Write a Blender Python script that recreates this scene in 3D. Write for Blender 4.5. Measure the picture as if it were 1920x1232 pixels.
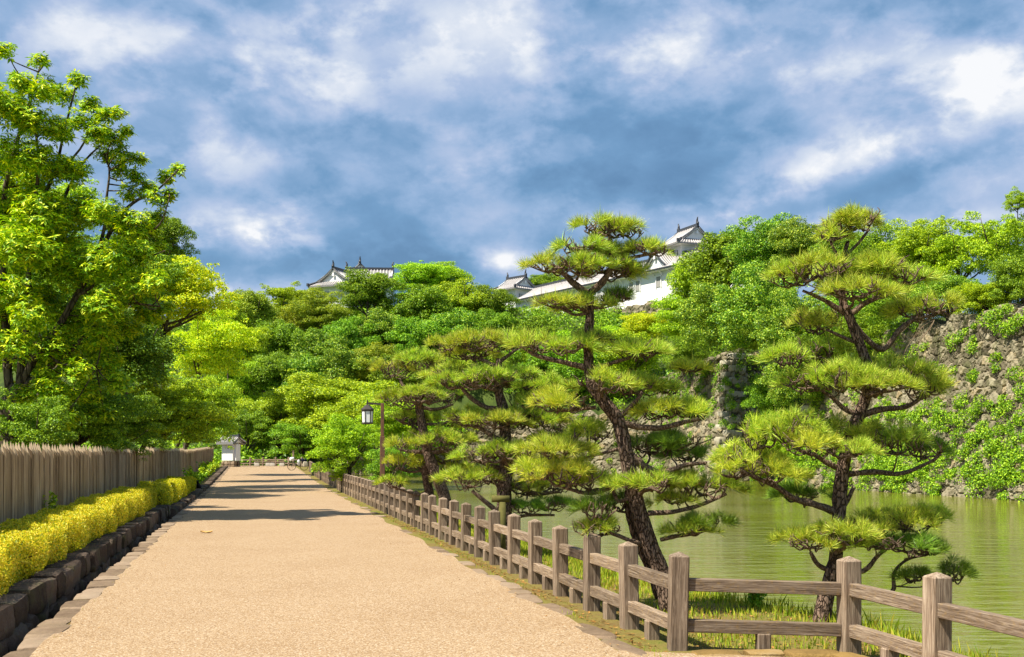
import bpy, math, random
import numpy as np
from mathutils import Vector

# ------------------------------------------------------------------ clearing, camera, sky, sun, exposure
for o in list(bpy.data.objects):
    bpy.data.objects.remove(o)
sc = bpy.context.scene
COL = sc.collection
R = math.radians
PI = math.pi
EYE, FOC, HZ = 1.72, 2150.0, 851.0            # eye height, focal length in photo pixels, horizon row

cd = bpy.data.cameras.new("camera")
cam = bpy.data.objects.new("camera", cd)
COL.objects.link(cam)
cam.location = (0, 0, EYE)
cam.rotation_euler = (R(90), 0, 0)
cd.sensor_width = 36.0
cd.lens = FOC / 1920 * 36.0
cd.shift_y = (HZ - 616) / 1920
cd.clip_start = 0.1
cd.clip_end = 6000
sc.camera = cam

EXPOSURE = 0.95
sc.view_settings.view_transform = 'Standard'
sc.view_settings.look = 'None'
sc.view_settings.exposure = EXPOSURE
sc.view_settings.gamma = 1.0
sc.view_settings.use_curve_mapping = False
sc.cycles.max_bounces = 8
sc.cycles.diffuse_bounces = 2
sc.cycles.transparent_max_bounces = 6
sc.cycles.use_denoising = True

SUN_DIR = Vector((-0.86, -0.50, 1.55)).normalized()
sl = bpy.data.lights.new("sun", 'SUN')
sl.energy = 5.0
sl.angle = R(0.5)
sl.color = (1.0, 0.93, 0.80)
so = bpy.data.objects.new("sun", sl)
COL.objects.link(so)
so.rotation_euler = SUN_DIR.to_track_quat('Z', 'Y').to_euler()
SUN_EL = math.asin(SUN_DIR.z)
SUN_AZ = math.atan2(SUN_DIR.x, SUN_DIR.y)


class NT:
    """small node-tree helper"""
    def __init__(s, tree):
        s.t = tree
        s.t.nodes.clear()

    def n(s, typ, **kw):
        nd = s.t.nodes.new(typ)
        for k, v in kw.items():
            if k.startswith('i_'):
                nd.inputs[k[2:].replace('_', ' ')].default_value = v
            else:
                setattr(nd, k, v)
        return nd

    def l(s, a, b):
        s.t.links.new(a, b)

    def put(s, sock, v):
        if isinstance(v, bpy.types.NodeSocket):
            s.l(v, sock)
        else:
            sock.default_value = v

    def m(s, op, a, b=0.0, c=None, clamp=False):
        nd = s.t.nodes.new('ShaderNodeMath')
        nd.operation = op
        nd.use_clamp = clamp
        s.put(nd.inputs[0], a)
        s.put(nd.inputs[1], b)
        if c is not None:
            s.put(nd.inputs[2], c)
        return nd.outputs[0]

    def mix(s, f, a, b, blend='MIX'):
        nd = s.t.nodes.new('ShaderNodeMix')
        nd.data_type = 'RGBA'
        nd.blend_type = blend
        s.put(nd.inputs[0], f)
        s.put(nd.inputs[6], a)
        s.put(nd.inputs[7], b)
        return nd.outputs[2]

    def ramp(s, fac, stops):
        nd = s.t.nodes.new('ShaderNodeValToRGB')
        cr = nd.color_ramp
        while len(cr.elements) < len(stops):
            cr.elements.new(0.5)
        for e, (p, c) in zip(cr.elements, stops):
            e.position = p
            e.color = (*c, 1) if len(c) == 3 else c
        s.put(nd.inputs[0], fac)
        return nd.outputs[0]

    def noise(s, vec, scale, detail=4, rough=0.55, dist=0.0):
        nd = s.n('ShaderNodeTexNoise')
        nd.inputs['Scale'].default_value = scale
        nd.inputs['Detail'].default_value = detail
        nd.inputs['Roughness'].default_value = rough
        nd.inputs['Distortion'].default_value = dist
        if vec is not None:
            s.l(vec, nd.inputs['Vector'])
        return nd.outputs[0]

    def mapping(s, vec, scale=(1, 1, 1), rot=(0, 0, 0), loc=(0, 0, 0)):
        nd = s.n('ShaderNodeMapping')
        nd.inputs['Scale'].default_value = scale
        nd.inputs['Rotation'].default_value = rot
        nd.inputs['Location'].default_value = loc
        s.l(vec, nd.inputs['Vector'])
        return nd.outputs[0]


SKYOFF = 0.175


def build_sky():
    w = bpy.data.worlds.new("World")
    sc.world = w
    w.use_nodes = True
    N = NT(w.node_tree)
    out = N.n('ShaderNodeOutputWorld')
    sky = N.n('ShaderNodeTexSky', sky_type='NISHITA', sun_disc=False)
    sky.sun_elevation = SUN_EL
    sky.sun_rotation = SUN_AZ
    sky.air_density = 1.0
    sky.dust_density = 0.6
    bg1 = N.n('ShaderNodeBackground')
    bg1.inputs[1].default_value = 0.07
    N.l(sky.outputs[0], bg1.inputs[0])
    tc = N.n('ShaderNodeTexCoord')
    sep = N.n('ShaderNodeSeparateXYZ')
    N.l(tc.outputs['Generated'], sep.inputs[0])
    az = N.m('ARCTAN2', sep.outputs[0], sep.outputs[1])
    el = N.m('ARCSINE', sep.outputs[2])
    comb = N.n('ShaderNodeCombineXYZ')
    N.l(az, comb.inputs[0])
    N.l(N.m('MULTIPLY', el, 1.55), comb.inputs[1])
    # soft cloud masses with finer billows
    mp = N.mapping(comb.outputs[0], rot=(0, 0, R(-10)))
    big = N.noise(mp, 4.6, 3, 0.5, 0.2)
    mid = N.noise(mp, 10.5, 8, 0.58, 0.25)

    def edge(src, lo, hi):
        mr = N.n('ShaderNodeMapRange', interpolation_type='SMOOTHSTEP')
        N.l(src, mr.inputs['Value'])
        mr.inputs['From Min'].default_value = lo
        mr.inputs['From Max'].default_value = hi
        return mr.outputs[0]

    b1 = edge(N.noise(N.mapping(mp, loc=(3.1, 1.7, 0)), 6.5, 9, 0.55, 0.15), .43, .60)
    b2 = edge(N.noise(N.mapping(mp, loc=(1.3, 5.2, 0)), 14.0, 8, 0.58, 0.1), .44, .60)
    v = N.m('ADD', N.m('MULTIPLY', big, 0.34), N.m('MULTIPLY', mid, 0.66))
    v = N.m('ADD', v, N.m('ADD', N.m('MULTIPLY', b1, 0.19), N.m('MULTIPLY', b2, 0.10)))
    v = N.m('SUBTRACT', v, SKYOFF)
    crisp = N.m('ADD', N.m('MULTIPLY', b1, 0.62), N.m('ADD', N.m('MULTIPLY', b2, 0.38), 0.42))

    def blob(px, py, rx, ry, amp, tilt=0.0):
        a0 = math.atan((px - 960) / FOC)
        e0 = math.atan((HZ - py) / FOC * math.cos(a0))
        da = N.m('SUBTRACT', az, a0)
        de = N.m('SUBTRACT', el, e0)
        if tilt:
            de = N.m('SUBTRACT', de, N.m('MULTIPLY', da, tilt))
        qa = N.m('DIVIDE', da, rx / FOC)
        qe = N.m('DIVIDE', de, ry / FOC)
        q = N.m('ADD', N.m('MULTIPLY', qa, qa), N.m('MULTIPLY', qe, qe))
        return N.m('MULTIPLY', N.m('EXPONENT', N.m('MULTIPLY', q, -1.0)), amp)

    for b in [(480, 430, 120, 46, .66), (590, 440, 70, 40, .2), (450, 545, 100, 32, .55), (1790, 110, 190, 46, .24), (1700, 255, 210, 44, .40, .3), (1480, 350, 180, 44, .14, .2),
              (1880, 190, 120, 60, .22), (850, 60, 420, 90, .26), (110, 60, 170, 90, .14), (330, 190, 170, 70, .18), (945, 492, 70, 22, .5), (560, 150, 160, 70, .18),
              (1270, 415, 170, 28, .26), (1800, 420, 110, 26, .44), (400, 290, 160, 40, .12), (930, 295, 110, 40, .20), (1330, 110, 240, 70, .16), (1420, 400, 160, 36, .22),
              (820, 470, 430, 46, -.22), (1150, 345, 230, 50, -.20), (790, 200, 90, 30, -.16), (520, 365, 150, 22, -.16),
              (290, 10, 120, 24, -.16), (700, 510, 240, 40, -.18), (1080, 230, 300, 34, -.12), (1700, 330, 160, 22, -.16, .3), (250, 345, 100, 40, -.10)]:
        g = blob(*b)
        if b[4] > 0:
            g = N.m('MULTIPLY', g, crisp)
        v = N.m('ADD', v, g)
    k = 1.0 / 2 ** EXPOSURE
    def c(r, g, b):
        return (r * k, g * k, b * k)
    colr = N.ramp(v, [(0.08, c(.095, .225, .42)), (0.28, c(.165, .335, .57)), (0.45, c(.31, .465, .71)), (0.61, c(.46, .57, .79)), (0.78, c(.66, .735, .87)), (1.0, c(.94, .955, .985))])
    bg2 = N.n('ShaderNodeBackground')
    N.l(colr, bg2.inputs[0])
    bg2.inputs[1].default_value = 1.0
    cover = N.m('ADD', N.m('MULTIPLY', v, 0.2), 0.80, clamp=True)
    mx = N.n('ShaderNodeMixShader')
    N.l(cover, mx.inputs[0])
    N.l(bg1.outputs[0], mx.inputs[1])
    N.l(bg2.outputs[0], mx.inputs[2])
    N.l(mx.outputs[0], out.inputs[0])


build_sky()

# ------------------------------------------------------------------ helpers


def P(px, py, Z):
    return np.array(((px - 960) * Z / FOC, Z, EYE - (py - HZ) * Z / FOC))


def S(px, Z):
    return px * Z / FOC


def sstep(x, a, b):
    t = np.clip((np.asarray(x, float) - a) / (b - a), 0, 1)
    return t * t * (3 - 2 * t)


def rise(Y):
    return 0.5 * float(sstep(Y, 48, 115))


def fenceX(Y):
    return 1.463 - 0.218 * (Y - 10.15)


def palX(Y):
    return -3.78 - .225 * Y


def pathL(Y):
    return -1.875 - 0.228 * Y


BANK = [(-40, 12), (2, 6.0), (5, 5.1), (8, 4.35), (10, 4.0), (12, 3.95), (13, 3.7), (14.5, 2.75), (17, 1.85), (20, 1.2), (30, -.85), (60, -7.2), (112, -18), (165, -31)]


def bankX(Y):
    return float(np.interp(Y, [b[0] for b in BANK], [b[1] for b in BANK]))


WALLPTS = [(46.0, -20.0), (25.2, 108.0), (33.0, 113.0), (32.5, 126.5), (21.6, 120.7), (15.5, 149.0), (-31.0, 168.0)]
MOAT = np.array([(bankX(y), y) for y in (-40, 2, 5, 8, 10, 12, 13, 14.5, 17, 20, 30, 60, 112, 165)] + WALLPTS[::-1] + [(48.0, -40.0)])


def in_poly(X, Y, poly):
    ins = np.zeros(X.shape, bool)
    n = len(poly)
    for i in range(n):
        x0, y0 = poly[i]
        x1, y1 = poly[(i + 1) % n]
        if y0 == y1:
            continue
        cnd = ((y0 > Y) != (y1 > Y)) & (X < (x1 - x0) * (Y - y0) / (y1 - y0) + x0)
        ins ^= cnd
    return ins


def seg_dist(X, Y, pts):
    d = np.full(X.shape, 1e9)
    for (x0, y0), (x1, y1) in zip(pts[:-1], pts[1:]):
        dx, dy = x1 - x0, y1 - y0
        t = np.clip(((X - x0) * dx + (Y - y0) * dy) / (dx * dx + dy * dy), 0, 1)
        d = np.minimum(d, np.hypot(X - x0 - t * dx, Y - y0 - t * dy))
    return d


def terrain(X, Y):
    X = np.asarray(X, float)
    Y = np.asarray(Y, float)
    ins = in_poly(X, Y, MOAT)
    d = seg_dist(X, Y, WALLPTS)
    hill = 26.5 * sstep(Y - 0.12 * np.abs(X), 122, 205)
    side = sstep(X, -40, -12)
    terr = (5.2 + 5.3 * sstep(X, 8, 21)) * side
    land = np.maximum(hill, terr)
    lft = X < -20
    land = np.where(lft & (Y < 170), np.maximum(hill * sstep(Y, 118, 150), 0.3), land)
    far = 0.3 + (land - 0.3)
    ramp = np.where(side > 0.02, np.clip((d - 2.6) / 1.0, 0, 1), 1.0)
    h = -3.0 + (far + 3.0) * ramp
    h = np.where(ins, -3.0, h)
    left_bank = (~ins) & (X < np.interp(Y, [b[0] for b in BANK], [b[1] for b in BANK]) + 0.01) & (Y < 118)
    h = np.where(left_bank, -0.6, h)
    return h


def gz(X, Y):
    if Y < 118 and X < bankX(Y):
        return rise(Y)
    return float(terrain(np.array([X]), np.array([Y]))[0])


def new_mesh(name, V, F4=None, F3=None, smooth=False, attrs=None):
    me = bpy.data.meshes.new(name)
    V = np.ascontiguousarray(V, np.float32)
    n4 = 0 if F4 is None else len(F4)
    n3 = 0 if F3 is None else len(F3)
    me.vertices.add(len(V))
    me.vertices.foreach_set('co', V.ravel())
    loops = []
    if n4:
        loops.append(np.asarray(F4, np.int32).ravel())
    if n3:
        loops.append(np.asarray(F3, np.int32).ravel())
    loops = np.concatenate(loops)
    me.loops.add(len(loops))
    me.loops.foreach_set('vertex_index', loops)
    st = np.concatenate([np.arange(n4) * 4, n4 * 4 + np.arange(n3) * 3]).astype(np.int32)
    me.polygons.add(n4 + n3)
    me.polygons.foreach_set('loop_start', st)
    me.polygons.foreach_set('use_smooth', np.full(n4 + n3, bool(smooth)))
    if attrs:
        for k, a in attrs.items():
            at = me.attributes.new(k, 'FLOAT', 'POINT')
            at.data.foreach_set('value', np.asarray(a, np.float32))
    me.update(calc_edges=True)
    me.validate()
    return me


def tag(o, label=None, cat=None, group=None, kind=None):
    if label:
        o['label'] = label
    if cat:
        o['category'] = cat
    if group:
        o['group'] = group
    if kind:
        o['kind'] = kind
    return o


def thing(name, loc, label, cat, group=None, rz=0.0):
    o = bpy.data.objects.new(name, None)
    COL.objects.link(o)
    o.empty_display_size = 0.2
    o.location = tuple(float(x) for x in loc)
    o.rotation_euler = (0, 0, rz)
    return tag(o, label, cat, group)


def link(name, me, mat, parent=None, loc=(0, 0, 0), rot=(0, 0, 0), scale=(1, 1, 1)):
    o = bpy.data.objects.new(name, me)
    COL.objects.link(o)
    if mat is not None:
        if len(me.materials) == 0:
            me.materials.append(mat)
        elif me.materials[0] != mat:
            o.material_slots[0].link = 'OBJECT'
            o.material_slots[0].material = mat
    o.parent = parent
    o.location = tuple(float(x) for x in loc)
    o.rotation_euler = rot
    o.scale = scale
    return o


class MB:
    """collects polygons, then links ONE mesh object"""
    def __init__(s):
        s.V, s.F4, s.F3, s.n = [], [], [], 0

    def add(s, V, F4=None, F3=None):
        V = np.asarray(V, float).reshape(-1, 3)
        if F4 is not None and len(F4):
            s.F4.append(np.asarray(F4, int).reshape(-1, 4) + s.n)
        if F3 is not None and len(F3):
            s.F3.append(np.asarray(F3, int).reshape(-1, 3) + s.n)
        s.V.append(V)
        s.n += len(V)

    def box(s, c, size, rz=0.0, bev=0.0, top=1.0):
        """box with optional chamfer on its vertical and top edges"""
        x, y, z = [q / 2 for q in size]
        if bev <= 0:
            V = np.array([(-x, -y, -z), (x, -y, -z), (x, y, -z), (-x, y, -z), (-x * top, -y * top, z), (x * top, -y * top, z), (x * top, y * top, z), (-x * top, y * top, z)])
            F = [(0, 3, 2, 1), (4, 5, 6, 7), (0, 1, 5, 4), (1, 2, 6, 5), (2, 3, 7, 6), (3, 0, 4, 7)]
            F3 = None
        else:
            b = bev
            def ring(ix, iy, zz):
                xx, yy = x - ix, y - iy
                return [(-xx + b, -yy, zz), (xx - b, -yy, zz), (xx, -yy + b, zz), (xx, yy - b, zz), (xx - b, yy, zz), (-xx + b, yy, zz), (-xx, yy - b, zz), (-xx, -yy + b, zz)]
            rs = [ring(b, b, -z), ring(0, 0, -z + b), ring(0, 0, z - b), ring(b, b, z)]
            V = np.array(sum(rs, []))
            F = []
            for k in range(3):
                for i in range(8):
                    j = (i + 1) % 8
                    F.append((k * 8 + i, k * 8 + j, k * 8 + 8 + j, k * 8 + 8 + i))
            for o_ in (0, 24):
                a = [o_ + i for i in range(8)]
                F += [(a[0], a[1], a[2], a[3]), (a[0], a[3], a[4], a[7]), (a[4], a[5], a[6], a[7])]
            F3 = None
        cs, sn = math.cos(rz), math.sin(rz)
        V = np.stack([V[:, 0] * cs - V[:, 1] * sn + c[0], V[:, 0] * sn + V[:, 1] * cs + c[1], V[:, 2] + c[2]], 1)
        s.add(V, F, F3)

    def bar(s, a, b, w, h, up=(0, 0, 1)):
        """rectangular bar from a to b"""
        a, b = np.asarray(a, float), np.asarray(b, float)
        d = b - a
        L = np.linalg.norm(d)
        d /= L
        side = np.cross(d, up)
        if np.linalg.norm(side) < 1e-6:
            side = np.array((1., 0, 0))
        side /= np.linalg.norm(side)
        u = np.cross(side, d)
        V = [p + side * sx * w / 2 + u * sz * h / 2 for p in (a, b) for sx, sz in ((-1, -1), (1, -1), (1, 1), (-1, 1))]
        s.add(V, [(3, 2, 1, 0), (4, 5, 6, 7), (0, 1, 5, 4), (1, 2, 6, 5), (2, 3, 7, 6), (3, 0, 4, 7)])

    def tube(s, pts, rad, sides=8, smooth=3, rng=None, knob=0.0, cap=True):
        pts = np.asarray(pts, float)
        rad = np.asarray(rad, float) if np.ndim(rad) else np.full(len(pts), rad)
        if smooth > 1 and len(pts) > 2:
            Q, r = [], []
            ext = np.vstack([2 * pts[0] - pts[1], pts, 2 * pts[-1] - pts[-2]])
            for i in range(len(pts) - 1):
                p0, p1, p2, p3 = ext[i:i + 4]
                for k in range(smooth):
                    t = k / smooth
                    Q.append(.5 * (2 * p1 + (p2 - p0) * t + (2 * p0 - 5 * p1 + 4 * p2 - p3) * t * t + (3 * p1 - p0 - 3 * p2 + p3) * t ** 3))
                    r.append(rad[i] * (1 - t) + rad[i + 1] * t)
            Q.append(pts[-1])
            r.append(rad[-1])
            pts, rad = np.array(Q), np.array(r)
        n = len(pts)
        T = np.gradient(pts, axis=0)
        T /= np.linalg.norm(T, axis=1)[:, None] + 1e-9
        ref = np.array((1., 0, 0)) if abs(T[0, 0]) < .8 else np.array((0, 1., 0))
        a = np.linspace(0, 2 * PI, sides, endpoint=False)
        V = np.zeros((n, sides, 3))
        for i in range(n):
            ref = ref - T[i] * ref.dot(T[i])
            ref /= np.linalg.norm(ref) + 1e-9
            b = np.cross(T[i], ref)
            rr = np.full(sides, rad[i])
            if rng is not None and knob:
                rr = rr * (1 + knob * rng.uniform(-1, 1, sides))
            V[i] = pts[i] + (np.cos(a) * rr)[:, None] * ref + (np.sin(a) * rr)[:, None] * b
        F = []
        for i in range(n - 1):
            for j in range(sides):
                k = (j + 1) % sides
                F.append((i * sides + j, i * sides + k, (i + 1) * sides + k, (i + 1) * sides + j))
        F3 = []
        V = V.reshape(-1, 3)
        if cap:
            V = np.vstack([V, pts[0], pts[-1]])
            m = n * sides
            for j in range(sides):
                k = (j + 1) % sides
                F3.append((m, k, j))
                F3.append((m + 1, (n - 1) * sides + j, (n - 1) * sides + k))
        s.add(V, F, F3)

    def grid(s, G):
        """G (n,m,3) sheet"""
        n, m = G.shape[:2]
        i = np.arange(n - 1)[:, None] * m + np.arange(m - 1)[None, :]
        i = i.ravel()
        s.add(G.reshape(-1, 3), np.stack([i, i + 1, i + m + 1, i + m], 1))

    def lathe(s, c, prof, seg=12):
        V, F = [], []
        for r, z in prof:
            for j in range(seg):
                a = 2 * PI * j / seg
                V.append((c[0] + r * math.cos(a), c[1] + r * math.sin(a), c[2] + z))
        for i in range(len(prof) - 1):
            for j in range(seg):
                k = (j + 1) % seg
                F.append((i * seg + j, i * seg + k, (i + 1) * seg + k, (i + 1) * seg + j))
        s.add(V, F)

    def stone(s, c, size, rz=0.0, rng=None, jit=.12, pw=5.0, n=4, tilt=0.0):
        """a rounded, slightly irregular block"""
        rng = rng or np.random.default_rng(1)
        g = np.linspace(-1, 1, n + 1)
        Vs, Fs, off = [], [], 0
        ph = rng.uniform(0, 6, 6)
        sk = rng.uniform(-jit, jit, (2, 3))
        for ax in range(3):
            for sg in (-1, 1):
                A, B = np.meshgrid(g, g, indexing='ij')
                Q = np.zeros((n + 1, n + 1, 3))
                Q[..., ax] = sg
                Q[..., (ax + 1) % 3] = A * sg
                Q[..., (ax + 2) % 3] = B
                Q = Q.reshape(-1, 3)
                Q = Q / (np.sum(np.abs(Q) ** pw, 1) ** (1 / pw))[:, None]
                i = (np.arange(n)[:, None] * (n + 1) + np.arange(n)[None, :]).ravel()
                Fs.append(np.stack([i, i + n + 1, i + n + 2, i + 1], 1) + off)
                Vs.append(Q)
                off += (n + 1) ** 2
        Q = np.vstack(Vs)
        Q = Q * (1 + .5 * jit * np.sin(3 * Q[:, [1, 2, 0]] + ph[:3]) + .25 * jit * np.sin(7 * Q[:, [2, 0, 1]] + ph[3:]))
        Q[:, 0] += sk[0, 0] * Q[:, 2] + sk[0, 1] * Q[:, 1]
        Q[:, 2] += sk[1, 0] * Q[:, 0] + tilt * Q[:, 0]
        Q = Q * np.asarray(size) / 2
        cs, sn = math.cos(rz), math.sin(rz)
        Q = np.stack([Q[:, 0] * cs - Q[:, 1] * sn + c[0], Q[:, 0] * sn + Q[:, 1] * cs + c[1], Q[:, 2] + c[2]], 1)
        s.add(Q, np.vstack(Fs))

    def mesh(s, name, smooth=False, base=(0, 0, 0)):
        V = np.vstack(s.V) - np.asarray(base, float)
        return new_mesh(name, V, np.vstack(s.F4) if s.F4 else None, np.vstack(s.F3) if s.F3 else None, smooth)

    def build(s, name, mat, parent=None, smooth=False, local=False):
        """world-space points; a parent's location is taken off (parents here are unrotated unless local)"""
        base = np.zeros(3)
        if parent is not None and not local:
            q = parent
            while q is not None:
                base = base + np.array(q.location)
                q = q.parent
        return link(name, s.mesh(name, smooth, base), mat, parent)


# ------------------------------------------------------------------ materials


def principled(name, rough=0.8, spec=0.3):
    m = bpy.data.materials.new(name)
    m.use_nodes = True
    N = NT(m.node_tree)
    out = N.n('ShaderNodeOutputMaterial')
    b = N.n('ShaderNodeBsdfPrincipled')
    b.inputs['Roughness'].default_value = rough
    b.inputs['Specular IOR Level'].default_value = spec
    N.l(b.outputs[0], out.inputs[0])
    return m, N, b, out


def bump(N, b, h, strength=0.5, dist=0.02):
    bp = N.n('ShaderNodeBump')
    bp.inputs['Strength'].default_value = strength
    bp.inputs['Distance'].default_value = dist
    N.l(h, bp.inputs['Height'])
    N.l(bp.outputs[0], b.inputs['Normal'])


LEAFK = 2.6      # this photograph's foliage is vivid spring green


def leaf_mat(name, cols, trans=0.35, spec=0.25, rough=0.45, vary=0.25, patch=0.0, pscale=.25, warm=1.18):
    m, N, b, out = principled(name, rough, spec)
    geo = N.n('ShaderNodeNewGeometry')
    n = len(cols)
    cols = [(min(.8, cc[0] * warm * LEAFK), min(.8, cc[1] * 1.05 * LEAFK), cc[2] * .65 * LEAFK) for cc in cols]
    c = N.ramp(geo.outputs['Random Per Island'], [((i + .5) / n, q) for i, q in enumerate(cols)])
    oi = N.n('ShaderNodeObjectInfo')
    hs = N.n('ShaderNodeHueSaturation')
    N.l(c, hs.inputs['Color'])
    N.l(N.m('ADD', N.m('MULTIPLY', oi.outputs['Random'], vary), 1 - vary / 2), hs.inputs['Value'])
    N.l(N.m('ADD', N.m('MULTIPLY', oi.outputs['Random'], 0.03), 0.485), hs.inputs['Hue'])
    col = hs.outputs[0]
    if patch:
        nz = N.noise(geo.outputs['Position'], pscale, 2)
        col = N.mix(N.m('MULTIPLY', nz, patch), col, (1.15, 1.0, .55, 1), 'MULTIPLY')
    N.l(col, b.inputs['Base Color'])
    trans *= .78
    tr = N.n('ShaderNodeBsdfTranslucent')
    tc = N.mix(1.0, col, (1.25, 1.15, .45, 1), 'MULTIPLY')
    N.l(tc, tr.inputs[0])
    mx = N.n('ShaderNodeMixShader')
    mx.inputs[0].default_value = trans
    N.l(b.outputs[0], mx.inputs[1])
    N.l(tr.outputs[0], mx.inputs[2])
    N.l(mx.outputs[0], out.inputs[0])
    return m


def bark_mat(name, c1, c2, scale=14, stretch=.35, strength=.9):
    m, N, b, _ = principled(name, .9, .15)
    tc = N.n('ShaderNodeTexCoord')
    v = N.mapping(tc.outputs['Object'], scale=(1, 1, stretch))
    vo = N.n('ShaderNodeTexVoronoi', feature='DISTANCE_TO_EDGE')
    vo.inputs['Scale'].default_value = scale
    nz = N.noise(v, scale * .6, 5, .6)
    va = N.n('ShaderNodeVectorMath', operation='MULTIPLY_ADD')
    nn = N.n('ShaderNodeTexNoise')
    nn.inputs['Scale'].default_value = scale * .8
    N.l(v, nn.inputs['Vector'])
    N.l(nn.outputs['Color'], va.inputs[0])
    va.inputs[1].default_value = (.08, .08, .08)
    N.l(v, va.inputs[2])
    N.l(va.outputs[0], vo.inputs['Vector'])
    crack = N.m('MULTIPLY', vo.outputs['Distance'], 6.0, clamp=True)
    c = N.mix(nz, (*c1, 1), (*c2, 1))
    c = N.mix(N.m('SUBTRACT', 1.0, crack), c, (c1[0] * .35, c1[1] * .32, c1[2] * .3, 1))
    N.l(c, b.inputs['Base Color'])
    bump(N, b, N.m('ADD', crack, N.m('MULTIPLY', nz, .5)), strength, .03)
    return m


def wood_mat(name, stretch, c1, c2, c3, scale=6.0, lichen=.0, rough=.85, rnd=.5, island=False):
    m, N, b, _ = principled(name, rough, .2)
    tc = N.n('ShaderNodeTexCoord')
    oi = N.n('ShaderNodeObjectInfo')
    off = N.n('ShaderNodeVectorMath', operation='MULTIPLY_ADD')
    cc = N.n('ShaderNodeCombineXYZ')
    for k in range(3):
        N.l(N.m('MULTIPLY', oi.outputs['Random'], 13.7 + 5 * k), cc.inputs[k])
    off.inputs[1].default_value = (1, 1, 1)
    N.l(tc.outputs['Object'], off.inputs[0])
    N.l(cc.outputs[0], off.inputs[2])
    v = N.mapping(off.outputs[0], scale=stretch)
    g = N.noise(v, scale * 5, 6, .65, 1.0)
    g2 = N.noise(v, scale * 1.6, 3, .5, .4)
    spots = N.noise(off.outputs[0], scale * 2.2, 5, .65)
    c = N.ramp(g, [(.30, c1), (.5, c2), (.68, c3)])
    c = N.mix(N.m('MULTIPLY', N.m('SUBTRACT', g2, .3, clamp=True), .8), c, (*c1, 1))
    if lichen:
        c = N.mix(N.m('MULTIPLY', N.m('SUBTRACT', spots, .52, clamp=True), lichen * 8, clamp=True), c, (.30, .19, .06, 1))
    hs = N.n('ShaderNodeHueSaturation')
    N.l(c, hs.inputs['Color'])
    N.l(N.m('ADD', N.m('MULTIPLY', oi.outputs['Random'], rnd), 1 - rnd / 2), hs.inputs['Value'])
    N.l(hs.outputs[0], b.inputs['Base Color'])
    bump(N, b, g, .8, .012)
    if island:
        geo = N.n('ShaderNodeNewGeometry')
        tint = N.ramp(geo.outputs['Random Per Island'], [(0, (.55, .50, .44)), (.4, (.88, .84, .76)), (.7, (1, .97, .92)), (1, (1, 1, 1))])
        N.l(N.mix(1.0, hs.outputs[0], tint, 'MULTIPLY'), b.inputs['Base Color'])
    return m


def stone_mat(name, stops, scale=3.0, attr=None, moss=0.0, strength=.6):
    m, N, b, _ = principled(name, .9, .2)
    tc = N.n('ShaderNodeTexCoord')
    nz = N.noise(tc.outputs['Object'], scale, 6, .65)
    fine = N.noise(tc.outputs['Object'], scale * 6, 5, .7)
    if attr:
        at = N.n('ShaderNodeAttribute', attribute_name=attr)
        f = N.m('ADD', N.m('MULTIPLY', at.outputs['Fac'], .72), N.m('MULTIPLY', nz, .4))
    else:
        geo = N.n('ShaderNodeNewGeometry')
        f = N.m('ADD', N.m('MULTIPLY', geo.outputs['Random Per Island'], .4), N.m('MULTIPLY', nz, .6))
    c = N.ramp(f, stops)
    c = N.mix(N.m('MULTIPLY', fine, .55), c, (.75, .72, .68, 1), 'MULTIPLY')
    if moss:
        ms = N.noise(tc.outputs['Object'], scale * .5, 4, .6)
        c = N.mix(N.m('MULTIPLY', N.m('SUBTRACT', ms, .5, clamp=True), moss * 6, clamp=True), c, (.07, .09, .02, 1))
    N.l(c, b.inputs['Base Color'])
    bump(N, b, N.m('ADD', nz, N.m('MULTIPLY', fine, .5)), strength, .05)
    return m


def plain(name, col, rough=.7, spec=.3, var=.12, scale=4.0, metal=0.0):
    m, N, b, _ = principled(name, rough, spec)
    b.inputs['Metallic'].default_value = metal
    tc = N.n('ShaderNodeTexCoord')
    nz = N.noise(tc.outputs['Object'], scale, 5, .6)
    c = N.mix(nz, (*[q * (1 - var) for q in col], 1), (*[q * (1 + var) for q in col], 1))
    N.l(c, b.inputs['Base Color'])
    bump(N, b, nz, .15, .01)
    return m


def path_mat():
    m, N, b, _ = principled('path_aggregate', .92, .15)
    tc = N.n('ShaderNodeTexCoord')
    v = tc.outputs['Object']
    vo = N.n('ShaderNodeTexVoronoi')
    vo.inputs['Scale'].default_value = 92
    N.l(v, vo.inputs['Vector'])
    sepc = N.n('ShaderNodeSeparateColor')
    N.l(vo.outputs['Color'], sepc.inputs[0])
    grain = N.ramp(sepc.outputs[0], [(.0, (.085, .05, .028)), (.2, (.215, .14, .075)), (.5, (.315, .215, .115)), (.78, (.41, .305, .185)), (1., (.66, .58, .46))])
    big = N.noise(v, .55, 5, .6)
    mid = N.noise(v, 3.5, 5, .6)
    c = N.mix(.38, grain, (.325, .215, .118, 1))
    c = N.mix(N.m('MULTIPLY', N.m('SUBTRACT', big, .45, clamp=True), 2.2, clamp=True), c, (.86, .82, .78, 1), 'MULTIPLY')
    c = N.mix(N.m('MULTIPLY', mid, .35), c, (.86, .80, .72, 1), 'MULTIPLY')
    N.l(c, b.inputs['Base Color'])
    bump(N, b, N.m('ADD', N.m('MULTIPLY', vo.outputs['Distance'], .7), mid), .4, .006)
    return m


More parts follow.
